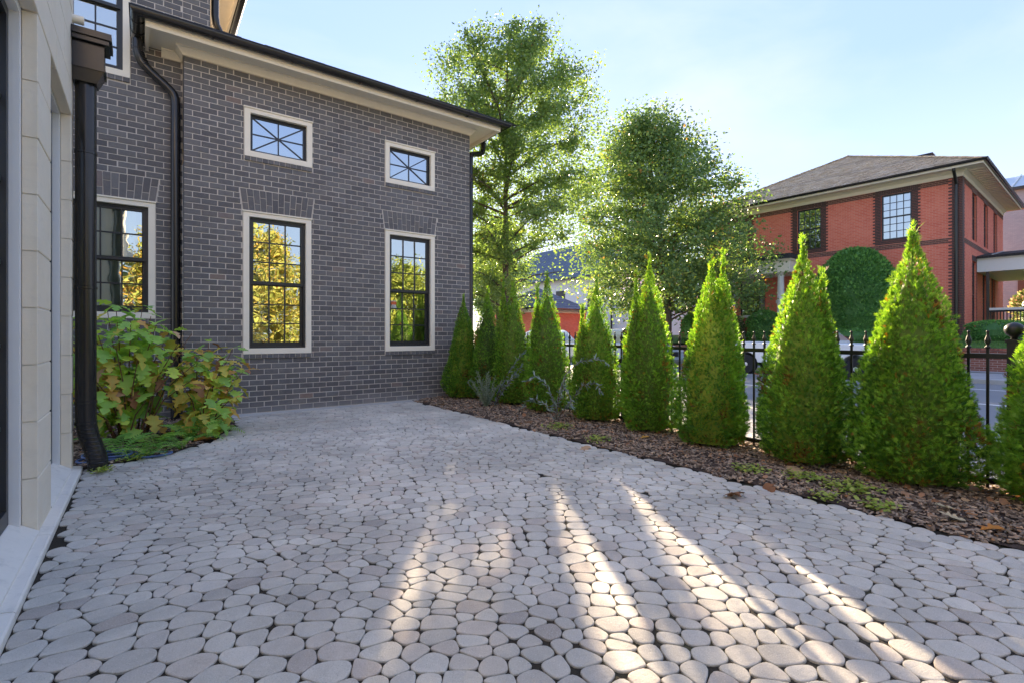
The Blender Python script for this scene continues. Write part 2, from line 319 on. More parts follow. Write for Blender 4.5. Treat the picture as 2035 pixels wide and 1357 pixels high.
M['orangeleaf'] = leafmat('orange_fallen_leaf', [(0, (0.50, 0.20, 0.04)), (1, (0.58, 0.30, 0.06))], 0.15, 0.6, 1.2, (1, 0.9, 0.7))
M['hose'] = plain('blue_rubber_hose', (0.085, 0.13, 0.27), 0.45, 0.4, var=0.15, vscale=12)
def mk_wallbrick(name, c1, c2, mortar, vert_axis_scale=1.0, wl=0.2032, ch=0.0677, face='x'):
    """brick too far away to pick apart: course pattern in the material"""
    t = NT(name); p = t.coord('Object'); sx = t.n('ShaderNodeSeparateXYZ'); t.l(p, sx.inputs[0]); cx = t.n('ShaderNodeCombineXYZ')
    t.l(t.math('ADD', sx.outputs[0], sx.outputs[1]), cx.inputs[0]); t.l(sx.outputs[2], cx.inputs[1])
    b = t.n('ShaderNodeTexBrick'); b.inputs['Scale'].default_value = 1.0; b.inputs['Brick Width'].default_value = wl; b.inputs['Row Height'].default_value = ch; b.inputs['Mortar Size'].default_value = 0.007
    b.inputs['Color1'].default_value = (*c1, 1); b.inputs['Color2'].default_value = (*c2, 1); b.inputs['Mortar'].default_value = (*mortar, 1); b.inputs['Bias'].default_value = 0.0
    t.l(cx.outputs[0], b.inputs['Vector'])
    c = t.mix(0.25, b.outputs[0], t.mix(t.noise(0.9, 5, 0.6, p), (0, 0, 0), (1, 1, 1)), 'SOFT_LIGHT')
    inv = t.math('SUBTRACT', 1.0, b.outputs[1])
    return t.done(t.pbsdf(c, 0.85, t.bump(inv, 0.4, 0.006), 0.2))
M['redbrick'] = mk_wallbrick('red_brick', (0.66, 0.150, 0.095), (0.73, 0.205, 0.130), (0.66, 0.31, 0.23))
M['darkbrick'] = mk_wallbrick('dark_brown_brick', (0.105, 0.059, 0.050), (0.168, 0.084, 0.064), (0.336, 0.210, 0.168))
M['darkbrick_solid'] = mk_brick('dark_brown_quoin', [(0, (0.070, 0.040, 0.034)), (0.6, (0.11, 0.056, 0.044)), (1, (0.15, 0.070, 0.052))], False)
M['redbrick_solid'] = mk_brick('red_wall_brick', [(0, (0.22, 0.075, 0.055)), (0.5, (0.33, 0.11, 0.075)), (1, (0.42, 0.16, 0.11))], False)
M['greybrick'] = mk_wallbrick('grey_painted_brick', (0.26, 0.30, 0.34), (0.30, 0.34, 0.38), (0.24, 0.27, 0.31))
def mk_shingle(name, c1, c2, c3, sc=1.0):
    t = NT(name); p = t.coord('Object'); sx = t.n('ShaderNodeSeparateXYZ'); t.l(p, sx.inputs[0]); cx = t.n('ShaderNodeCombineXYZ')
    t.l(t.math('ADD', sx.outputs[0], sx.outputs[1]), cx.inputs[0]); t.l(t.math('MULTIPLY', sx.outputs[2], 1.0), cx.inputs[1])
    b = t.n('ShaderNodeTexBrick'); b.inputs['Scale'].default_value = sc; b.inputs['Brick Width'].default_value = 0.24; b.inputs['Row Height'].default_value = 0.085; b.inputs['Mortar Size'].default_value = 0.010; b.inputs['Mortar Smooth'].default_value = 0.5
    b.inputs['Color1'].default_value = (*c1, 1); b.inputs['Color2'].default_value = (*c2, 1); b.inputs['Mortar'].default_value = (*c3, 1)
    t.l(cx.outputs[0], b.inputs['Vector'])
    c = t.mix(0.55, b.outputs[0], t.mix(t.noise(3.5, 6, 0.7, t.scaled(p, (1, 1, 3))), (0, 0, 0), (1, 1, 1)), 'OVERLAY')
    return t.done(t.pbsdf(c, 0.85, t.bump(b.outputs[1], 0.5, -0.02), 0.25))
M['shake'] = mk_shingle('weathered_shake_roof', (0.50, 0.37, 0.24), (0.66, 0.51, 0.345), (0.20, 0.15, 0.10))
M['slate'] = mk_shingle('blue_grey_slate_roof', (0.10, 0.135, 0.185), (0.13, 0.17, 0.23), (0.055, 0.075, 0.105), 0.45)
M['darkroof'] = mk_shingle('charcoal_shingle_roof', (0.045, 0.045, 0.05), (0.065, 0.063, 0.066), (0.02, 0.02, 0.02))
M['stucco'] = plain('white_stucco', (0.74, 0.76, 0.78), 0.85, 0.2, var=0.04, bscale=40, bstr=0.1)
M['seam'] = plain('zinc_seam_roof', (0.46, 0.52, 0.55), 0.35, 0.5, 0.6, var=0.1)
def mk_road():
    t = NT('worn_asphalt'); p = t.pos(); c = t.mix(t.noise(0.5, 6, 0.65, p, 0.5), (0.17, 0.175, 0.185), (0.22, 0.225, 0.235)); c = t.mix(0.3, c, t.mix(t.noise(150, 2, 0.6, p), (0, 0, 0), (1, 1, 1)), 'SOFT_LIGHT')
    return t.done(t.pbsdf(c, 0.75, t.bump(t.noise(120, 3, 0.6, p), 0.4, 0.004), 0.35))
M['road'] = mk_road()
M['concrete'] = plain('pale_concrete', (0.42, 0.41, 0.39), 0.85, 0.2, var=0.15, vscale=2, bscale=80, bstr=0.2)
def mk_gravel():
    t = NT('pebble_verge'); p = t.pos(); v = t.n('ShaderNodeTexVoronoi'); v.inputs['Scale'].default_value = 28; t.l(p, v.inputs['Vector'])
    c = t.ramp(v.outputs[0], [(0.0, (0.48, 0.48, 0.48)), (0.55, (0.33, 0.33, 0.34)), (0.9, (0.10, 0.10, 0.10))]); c = t.mix(0.3, c, t.mix(t.noise(2, 4, 0.6, p), (0, 0, 0), (1, 1, 1)), 'SOFT_LIGHT')
    return t.done(t.pbsdf(c, 0.85, t.bump(v.outputs[0], 0.6, -0.02), 0.2))
M['gravel'] = mk_gravel()
M['pathpave'] = mk_wallbrick('grey_paved_walk', (0.30, 0.30, 0.31), (0.38, 0.37, 0.37), (0.16, 0.16, 0.16), wl=0.2, ch=0.1)
M['ground'] = plain('far_ground', (0.20, 0.21, 0.17), 0.95, 0.1, var=0.3, vscale=0.3)
M['paint'] = plain('white_road_paint', (0.72, 0.72, 0.70), 0.7, 0.3, var=0.15, vscale=10, dirt=0.3)
M['truckwhite'] = plain('white_car_paint', (0.80, 0.81, 0.82), 0.22, 0.5, var=0.01)
M['carblue'] = plain('pale_blue_car_paint', (0.42, 0.50, 0.56), 0.25, 0.5, var=0.01)
M['tyre'] = plain('black_tyre_rubber', (0.025, 0.025, 0.026), 0.8, 0.3, var=0.2)
M['rim'] = plain('silver_wheel_rim', (0.62, 0.63, 0.65), 0.3, 0.5, 0.5, var=0.05)
M['blackplastic'] = plain('black_plastic', (0.02, 0.02, 0.022), 0.5, 0.4, var=0.1)
M['lampglass'] = plain('headlamp_lens', (0.75, 0.77, 0.80), 0.15, 0.6, var=0.02)
M['redlamp'] = plain('red_tail_lens', (0.45, 0.02, 0.02), 0.2, 0.6, var=0.02)
M['brass'] = plain('brass_handle', (0.62, 0.45, 0.15), 0.25, 0.5, 0.9, var=0.05)
M['decal'] = plain('orange_red_decal', (0.62, 0.14, 0.05), 0.6, 0.3, var=0.1)
M['decalwhite'] = plain('white_decal', (0.8, 0.78, 0.74), 0.6, 0.3, var=0.05)
M['blackrail'] = plain('black_painted_rail', (0.018, 0.018, 0.02), 0.5, 0.4, var=0.1)

# ------------------------------------------------------------------ setting: ground, street, far pavement, lawn
Y0, Y1 = -60.0, 400.0
def strip(name, prof, mat, y0=Y0, y1=Y1, kind='structure'):
    b = MB(); n = len(prof); ys = [y0, -8, 0, 4, 8, 14, 24, y1] if y0 < -8 else [y0, y1]
    ys = [y for y in ys if y0 <= y <= y1]; b.v = [(x, y, z) for y in ys for x, z in prof]; b.r = [0]*len(b.v)
    b.f = [(j*n+i, j*n+i+1, (j+1)*n+i+1, (j+1)*n+i) for j in range(len(ys)-1) for i in range(n-1)]
    return tag(b.build(name, mat, fix=False), kind=kind)
strip('ground', [(-900, -0.06), (-0.6, -0.06), (3.9, -0.06), (5.3, -0.045), (6.2, -0.075), (8.0, -0.24), (26.2, -0.26), (60, -0.28), (900, -0.3)], M['ground'], -900, 900)
strip('verge', [(5.28, -0.012), (6.1, -0.035), (6.6, -0.05)], M['gravel'])
strip('sidewalk', [(6.6, -0.05), (8.35, -0.075)], M['pathpave'])
b = MB(); b.box(8.35, 8.52, -60, 60, -0.3, -0.066); tag(b.build('kerb', M['concrete']), kind='structure')
strip('road', [(8.5, -0.195), (14, -0.17), (19.2, -0.2)], M['road'])
b = MB(); b.box(19.2, 19.38, -60, 60, -0.3, -0.075); tag(b.build('kerb', M['concrete']), kind='structure')
strip('sidewalk', [(19.36, -0.078), (22.1, 0.03)], M['pathpave'])
strip('road_marking', [(13.2, -0.1695), (13.33, -0.169)], M['paint'], -60, 60)
strip('road_marking', [(16.9, -0.182), (17.02, -0.1825)], M['paint'], -60, 60)
# raised lawn in front of the red house
lawn = MB(); prof = [(22.05, 0.76), (23.2, 0.95), (25.0, 1.12), (26.0, 1.16), (48, 1.18)]
for ys in ((-22, 19),):
    n = len(prof); lawn.add([(x, y, z) for y in ys for x, z in prof], [(i, i+1, n+i+1, n+i) for i in range(n-1)])
    lawn.add([(22.05, 19, 0.76), (48, 19, 1.18), (48, 19, -0.3), (22.05, 19, -0.3)], [(0, 1, 2, 3)])
tag(lawn.build('lawn', plain('turf_soil', (0.075, 0.135, 0.035), 0.95, 0.1, var=0.35, vscale=6, bscale=40, bstr=0.6), fix=False), kind='structure')
n = 9000; gx = rng.uniform(22.1, 25.6, n); gy = rng.uniform(0.5, 16, n); gz = np.interp(gx, [p[0] for p in prof], [p[1] for p in prof])-0.005
R = frames(np.stack([rng.normal(0, .3, n), rng.normal(0, .3, n), np.ones(n)], 1), rng.uniform(0, 2*PI, n))
v, f = scatter([(-.012, 0, 0), (.012, 0, 0), (0.004, .075, 0)], [(0, 1, 2)], R, np.stack([gx, gy, gz], 1), rng.uniform(.6, 1.3, n))
tag(link(bpy.data.objects.new('lawn_grass', npmesh('lawn_grass', v, f, M['grass'], np.repeat(rng.random(n), 3)))), kind='stuff')

# ------------------------------------------------------------------ patio of rounded concrete cobbles
PX0, PX1, PYA, PYB = -0.425, 3.93, -1.6, 8.235
bed = [(-0.9, 5.83), (-0.25, 5.86), (0.18, 5.98), (0.50, 6.35), (0.80, 6.92), (0.98, 7.5), (1.04, 8.4), (-0.9, 8.6)]
def inside(poly, x, y):
    c = False; j = len(poly)-1
    for i in range(len(poly)):
        xi, yi = poly[i]; xj, yj = poly[j]
        if (yi > y) != (yj > y) and x < (xj-xi)*(y-yi)/(yj-yi)+xi: c = not c
        j = i
    return c
patio = MB(); patio.add([(-0.6, PYA, -0.009), (PX1+.02, PYA, -0.009), (PX1+.02, PYB+0.05, -0.009), (-0.6, PYB+0.05, -0.009)], [(0, 1, 2, 3)])
patio = patio.build('patio', M['sand'], fix=False); tag(patio, kind='structure')
rr = random.Random(21); pts = []; rowh = 0.094; tilt = math.radians(-33)
ca, sa = math.cos(tilt), math.sin(tilt)
for j in range(-110, 110):
    s = -9 + rr.random()*0.15; 
    while s < 9:
        L = rr.choice((0.078, 0.094, 0.112, 0.130, 0.148, 0.164)); x = s+L/2; s += L
        y = j*rowh + rr.uniform(-0.018, 0.018) + 0.20*math.sin(x*0.9+1.0)+0.09*math.sin(x*2.1+j*.22); x += 0.15*math.sin(y*1.1)
        X = x*ca-y*sa + 1.7; Y = x*sa+y*ca + 3.2
        if PX0-.25 < X < PX1+.25 and PYA-.25 < Y < PYB+.25: pts.append((X+rr.uniform(-.016, .016), Y+rr.uniform(-.016, .016), L))
grid = {}
for i, p in enumerate(pts): grid.setdefault((int(p[0]//.2), int(p[1]//.2)), []).append(i)
def clip(poly, nx, ny, c):
    out = []; n = len(poly)
    for i in range(n):
        a = poly[i]; b_ = poly[(i+1) % n]; da = a[0]*nx+a[1]*ny-c; db = b_[0]*nx+b_[1]*ny-c
        if da <= 0: out.append(a)
        if (da < 0 < db) or (db < 0 < da): t = da/(da-db); out.append((a[0]+(b_[0]-a[0])*t, a[1]+(b_[1]-a[1])*t))
    return out
pavers = []
for i, (x, y, L) in enumerate(pts):
    if not (PX0 < x < PX1-.03 and PYA < y < PYB) or inside(bed, x, y): continue
    poly = [(x-.2, y-.2), (x+.2, y-.2), (x+.2, y+.2), (x-.2, y+.2)]; gx, gy = int(x//.2), int(y//.2)
    for a in range(gx-1, gx+2):
        for b_ in range(gy-1, gy+2):
            for j in grid.get((a, b_), ()):
                if j == i: continue
                dx, dy = pts[j][0]-x, pts[j][1]-y; d2 = dx*dx+dy*dy
                if d2 > .16: continue
                d = math.sqrt(d2); w = L*L/4; w2 = pts[j][2]**2/4      # power cells: longer stones take more room
                m = (d2 + (w-w2)*0.55)/(2*d); poly = clip(poly, dx/d, dy/d, (x*dx+y*dy)/d + m - 0.0015)
                if len(poly) < 3: break
            if len(poly) < 3: break
        if len(poly) < 3: break
    if len(poly) < 3: continue
    poly = clip(poly, -1, 0, -PX0); poly = clip(poly, 0, 1, PYB)
    if len(poly) < 4: continue
    # drop very short edges so that corners round off evenly
    q = [poly[k] for k in range(len(poly)) if math.hypot(poly[k][0]-poly[k-1][0], poly[k][1]-poly[k-1][1]) > 0.012]
    if len(q) < 4: continue
    pavers.append((x, y, q))
def chaikin(p, k=0.27):
    out = []
    for i in range(len(p)):
        a, b_ = p[i], p[(i+1) % len(p)]; out += [(a[0]+(b_[0]-a[0])*k, a[1]+(b_[1]-a[1])*k), (a[0]+(b_[0]-a[0])*(1-k), a[1]+(b_[1]-a[1])*(1-k))]
    return out
def paver_geom(mb, p, fine, ox=0, oy=0):
    x, y, q = p; q = chaikin(q, 0.225); q = chaikin(q, 0.25) if fine else q; n = len(q)
    cx = sum(a for a, _ in q)/n; cy = sum(b_ for _, b_ in q)/n; z = rr.uniform(-.0015, .0015); tx, ty = rr.uniform(-.012, .012), rr.uniform(-.012, .012); vs = []
    for k, (ins, dz) in enumerate(((0.0, -0.012), (0.0, -0.0034), (0.0022, -0.0009), (0.0065, 0.0))):
        for a, b_ in q:
            r = math.hypot(a-cx, b_-cy); s_ = max(0, (r-ins)/r); vx, vy = cx+(a-cx)*s_, cy+(b_-cy)*s_
            vs.append((vx-ox, vy-oy, z+dz+(tx*(vx-cx)+ty*(vy-cy) if k else 0)))
    fs = [(k*n+i, k*n+(i+1) % n, (k+1)*n+(i+1) % n, (k+1)*n+i) for k in range(3) for i in range(n)] + [tuple(range(3*n, 4*n))]
    mb.add(vs, fs)
def pix(x, y, z):
    d = x*FW.x+y*FW.y; r = x*RT.x+y*RT.y
    return (1017.5+984*r/d, 665+984*(EYE-z)/d, d) if d > .1 else (1e9, 1e9, d)
def paver_score(p):
    px, py, d = pix(p[0], p[1], 0); return 1/d**3 if (d > .1 and -20 < px < 2055 and py < 1375) else 0
pavers.sort(key=paver_score, reverse=True)
for p in pavers[:300]:
    mb = MB(); paver_geom(mb, p, True, p[0], p[1]); o = mb.build('paver', M['paver'], patio, fix=False); o.location = (p[0], p[1], 0)
mb = MB()
for k, p in enumerate(pavers[300:]): mb.cur = rr.random(); paver_geom(mb, p, k < 900)
tag(mb.build('paver_field', M['paver'], patio, fix=False), kind='stuff')
# mortar haunch where the paving meets the brick wall
b = MB(); b.prism([(8.15, -0.012), (8.25, -0.012), (8.25, 0.022), (8.21, 0.016)], 1.02, 4.35, Matrix(((0, 0, 1, 0), (1, 0, 0, 0), (0, 1, 0, 0), (0, 0, 0, 1)))); b.build('mortar_fillet', M['concrete'], patio)

# ------------------------------------------------------------------ planting beds
b = MB(); b.add([(x, y, 0.004) for x, y in bed], [tuple(range(len(bed)))])
tag(b.build('planting_bed', M['soil'], fix=False), kind='structure')
b = MB(); nx, ny = 10, 60
for j in range(ny+1):
    for i in range(nx+1):
        x = 3.90+1.42*i/nx; y = -1.6+9.9*j/ny; z = 0.002+0.035*math.sin(PI*i/nx)+(0.012*mnoise.noise(Vector((x*2.5, y*2.5, 0))) if 0 < i < nx else 0)
        b.v.append((x, y, z)); b.r.append(0)
b.f = [(j*(nx+1)+i, j*(nx+1)+i+1, (j+1)*(nx+1)+i+1, (j+1)*(nx+1)+i) for j in range(ny) for i in range(nx)]
tag(b.build('mulch_bed', M['soil'], smooth=True, fix=False), kind='structure')
def bedz(x): return 0.002+0.035*np.sin(PI*np.clip((x-3.90)/1.42, 0, 1))
box_v = [(-.5, -.5, 0), (.5, -.5, 0), (.4, .5, 0), (-.45, .5, 0), (-.42, -.45, 1), (.45, -.4, 1), (.38, .45, 1), (-.4, .42, 1)]
box_f = [(4, 5, 6, 7), (0, 1, 5, 4), (1, 2, 6, 5), (2, 3, 7, 6), (3, 0, 4, 7)]
def chips(name, P, n):
    d = np.stack([rng.normal(0, 1, n), rng.normal(0, 1, n), rng.normal(0, .22, n)], 1)
    sc = np.stack([rng.uniform(.007, .020, n), rng.uniform(.018, .056, n), rng.uniform(.004, .009, n)], 1)
    v, f = scatter(box_v, box_f, frames(d, rng.normal(0, .3, n)), P, sc)
    # scale must act in the chip's own axes
    R = frames(d, rng.normal(0, .3, n)); tv = np.array(box_v)[None]*sc[:, None, :]; v = np.einsum('nij,nmj->nmi', R, tv)+P[:, None, :]
    return tag(link(bpy.data.objects.new(name, npmesh(name, v.reshape(-1, 3), f, M['chip'], np.repeat(rng.random(n), 8)))), kind='stuff')
n = 21000; x = rng.uniform(3.86, 5.42, n); y = -0.6+8.85*rng.random(n)**1.35
edge = 3.90+0.05*np.sin(y*5.1)+0.04*np.sin(y*13.0+1); k = x > edge; x, y = x[k], y[k]
chips('bark_mulch', np.stack([x, y, bedz(x)+rng.uniform(0, .012, len(x))], 1), len(x))
n = 3000; x = rng.uniform(-.8, 1.1, n); y = rng.uniform(5.8, 8.5, n); k = np.array([inside(bed, a, c) for a, c in zip(x, y)]); x, y = x[k], y[k]
chips('bark_mulch', np.stack([x, y, 0.006+rng.uniform(0, .012, len(x))], 1), len(x))

# ------------------------------------------------------------------ the dark brick house
house = empty('brick_house', (2.8, 8.25, 0), label='charcoal brick house with cream cornice, black gutter and white framed windows', cat='house')
HI = Matrix.Translation((-2.8, -8.25, 0))
def hb(mb, name, mat, smooth=False, parent=None, fix=True):
    """part of the house, given in scene coordinates"""
    o = mb.build(name, mat, parent or house, smooth, fix=fix); o.matrix_parent_inverse = Matrix.Identity(4)
    if parent is None: o.location = (-2.8, -8.25, 0)
    return o
D1, D2 = 8.25, 8.5; XL, XR = 0.452, 5.112; CH, BL, JT = 0.0813, 0.2032, 0.0095; CZ = 3.035; WT = 5.0675; XT = 0.79; TALL = 6.75
WIN = [  # x0, x1, z0, z1, plane, kind, rows of upper and lower sash, arch
    (1.185, 2.145, 0.905, 3.035, D1, 'double', 3, 3, True), (3.384, 4.344, 0.905, 3.035, D1, 'double', 3, 3, True),
    (1.200, 2.160, 3.842, 4.580, D1, 'star', 0, 0, False), (3.384, 4.344, 3.842, 4.580, D1, 'star', 0, 0, False),
    (-0.8275, 0.1325, 1.410, 3.035, D2, 'double', 2, 2, True), (-1.105, -0.145, 4.665, 6.30, D2, 'double', 2, 3, False)]
def spans(x0, x1, holes, z):
    segs = [(x0, x1)]
    for h in holes:
        if h[0] < z < h[1]:
            a, c = h[2](z); nsegs = []
            for s0, s1 in segs:
                if c <= s0 or a >= s1: nsegs.append((s0, s1)); continue
                if a > s0: nsegs.append((s0, a))
                if c < s1: nsegs.append((c, s1))
            segs = nsegs
    return segs
def holes_for(plane):
    hs = []
    for (a, c, z0, z1, pl, kind, ru, rl, arch) in WIN:
        if pl != plane: continue
        hs.append((z0-0.066, z1, lambda z, a=a, c=c: (a, c)))
        if arch: hs.append((z1, z1+4*CH, lambda z, a=a, c=c, z1=z1: (a-0.010-0.13*(z-z1), c+0.010+0.13*(z-z1))))
    return hs
bricks = []
br = random.Random(5)
def lay(x0, x1, z0, z1, plane):
    hs = holes_for(plane); n0 = int(math.floor((z0-CZ)/CH)); n1 = int(math.ceil((z1-CZ)/CH))
    for nrow in range(n0, n1):
        za, zb = CZ+nrow*CH+JT/2, CZ+(nrow+1)*CH-JT/2
        if zb > z1+.01: continue
        za = max(za, z0); off = (nrow % 2)*BL/2
        for s0, s1 in spans(x0, x1, hs, (za+zb)/2):
            k = math.floor((s0-x0-off)/BL)
            while x0+off+k*BL < s1:
                a = max(s0, x0+off+k*BL+JT/2) if x0+off+k*BL > s0+.001 else s0+(JT if s0 > x0+.001 else 0)
                c = min(s1-(JT if s1 < x1-.001 else 0), x0+off+(k+1)*BL-JT/2); k += 1
                if c-a > .018: bricks.append((a, c, za, zb, plane))
lay(XL, XR, 0.0, WT, D1); lay(-1.6, XL-.002, 0.0, TALL, D2); lay(XL+.004, XT, 5.16, TALL, D2)
def bscore(q):
    a, c, z0, z1, pl = q; px, py, d = pix((a+c)/2, pl, (z0+z1)/2)
    if not (170 < px < 935 and 0 < py < 850): return 0
    if z0 > WT-.02 and pl == D2 and a > -.05 and z0 < 5.6: return 0
    if pl == D2 and (z0 < 1.5 or 5.05 < z0 < 5.3 or px > 340 and z0 < 5): return 0
    if pl == D1 and z0 < 1.2 and a < 1.0: return 0
    n = -(0-pl)/math.hypot(a, pl); return (c-a)*(z1-z0)/d**2*(pl/(math.hypot(a, pl)))
bricks.sort(key=bscore, reverse=True)
bmesh_cache = {}
for q in bricks[:300]:
    a, c, z0, z1, pl = q; key = (round(c-a, 2), br.randrange(3))
    if key not in bmesh_cache:
        w, h = key[0], z1-z0; mb = MB(); mb.cbox(-w/2, w/2, 0, .09, -h/2, h/2, br.choice((.003, .004, .005))); bmesh_cache[key] = mb.mesh('brick', M['brick'])
    o = bpy.data.objects.new('brick', bmesh_cache[key]); o.location = ((a+c)/2-2.8, pl-8.25+br.uniform(-.0025, .0015), (z0+z1)/2); o.rotation_euler = (br.uniform(-.006, .006), 0, br.uniform(-.008, .008)); link(o, house)
mb = MB()
for (a, c, z0, z1, pl) in bricks[300:]: mb.cur = br.random(); dy = br.uniform(-.0025, .0015); mb.cbox(a, c, pl+dy, pl+.09, z0, z1, .004)
for nrow in range(-38, 26):   # bricks of the short return wall and of the right flank
    za, zb = CZ+nrow*CH+JT/2, CZ+(nrow+1)*CH-JT/2
    if za < 0: continue
    mb.cur = br.random(); mb.box(XL+.001, XL+.08, D1+.101+.0*nrow, D2-.006, za, zb)
    y = D1+.102
    while y < 10.8: mb.cur = br.random(); mb.box(XR-.08, XR-.001, y, y+BL-JT, za, zb); y += BL
tag(hb(mb, 'brick_courses', M['brick'], fix=False), kind='stuff')
def slab(mb, x0, x1, z0, z1, plane, th, hs):
    zs = sorted({z0, z1, *[h for w in hs for h in (w[2], w[3]) if z0 < h < z1]})
    for i in range(len(zs)-1):
        segs = [(x0, x1)]
        for w in hs:
            if w[2] <= zs[i]+1e-6 and w[3] >= zs[i+1]-1e-6:
                n = []
                for s0, s1 in segs:
                    if w[1] <= s0 or w[0] >= s1: n.append((s0, s1)); continue
                    if w[0] > s0: n.append((s0, w[0]))
                    if w[1] < s1: n.append((w[1], s1))
                segs = n
        for s0, s1 in segs: mb.box(s0, s1, plane, plane+th, zs[i], zs[i+1])
mb = MB(); slab(mb, XL+.005, XR-.005, 0, WT+.05, D1+.0045, .2, [w for w in WIN if w[4] == D1])
mb.box(XL+.006, XL+.2, D1+.21, D2+.02, 0, WT+.05); mb.box(XR-.2, XR-.006, D1+.21, 11, 0, WT+.05); mb.box(XL+.2, XR-.2, 10.9, 11, 0, WT+.05)
slab(mb, -3.0, XL+.001, 0, TALL, D2+.0045, .2, [w for w in WIN if w[4] == D2]); mb.box(XL+.002, XT-.004, D2+.0045, D2+.2, 5.10, TALL); mb.box(XT-.2, XT-.005, D2+.21, 13, 4.9, TALL); mb.box(-3, -2.9, D2+.21, 13, 0, TALL)
hb(mb, 'wall', M['mortar'], fix=False)
# flat arches: split soldier bricks, splayed
for (a, c, z0, z1, pl, kind, ru, rl, arch) in WIN:
    if arch:
        N = 12; H = 4*CH-JT
        for i in range(N):
            t0, t1 = i/N, (i+1)/N
            def X(t, z): s = 0.13*(z-z1); return (a-.004-s)+(c-a+.008+2*s)*t
            cut = z1+H*(0.345 if i % 2 == 0 else 0.655)
            for q0, q1 in ((z1+.006, cut-.005), (cut+.005, z1+H)):
                w = MB(); w.cur = br.random(); y = pl+br.uniform(-.003, .001); g = JT/2
                p = [(X(t0, q0)+g, q0), (X(t1, q0)-g, q0), (X(t1, q1)-g, q1), (X(t0, q1)+g, q1)]
                w.add([(x, y, z) for x, z in p]+[(x, pl+.09, z) for x, z in p], [(0, 1, 2, 3), (0, 4, 5, 1), (1, 5, 6, 2), (2, 6, 7, 3), (3, 7, 4, 0)])
                hb(w, 'arch_brick', M['brick'])
    N = 12                                                   # rowlock sill
    for i in range(N):
        w = MB(); w.cur = br.random(); x0 = a+(c-a)*i/N+.005; x1 = a+(c-a)*(i+1)/N-.005; y = pl-.022+br.uniform(-.002, .002)
        w.add([(x0, y, z0-.064), (x1, y, z0-.064), (x1, y, z0-.006), (x0, y, z0-.006), (x0, pl+.09, z0-.064), (x1, pl+.09, z0-.064), (x1, pl+.09, z0-.001), (x0, pl+.09, z0-.001)],
              [(0, 1, 2, 3), (0, 4, 5, 1), (1, 5, 6, 2), (2, 6, 7, 3), (3, 7, 4, 0)])
        hb(w, 'sill_brick', M['brick'])
    w = MB(); w.box(a+.002, c-.002, pl-.012, pl+.09, z0-.060, z0-.008); hb(w, 'sill_joint', M['mortar'])
def pane(parent, pts, n=1):
    w = MB(); w.add(pts, [tuple(range(len(pts)))]); ctr = sum((Vector(p) for p in pts), Vector())/len(pts)
    w.v = [tuple(Vector(p)-ctr) for p in w.v]; o = w.build('pane', M['glass'], parent, fix=False); o.location = ctr
    o.rotation_euler = (br.uniform(-.006, .006), 0, br.uniform(-.006, .006)); return o
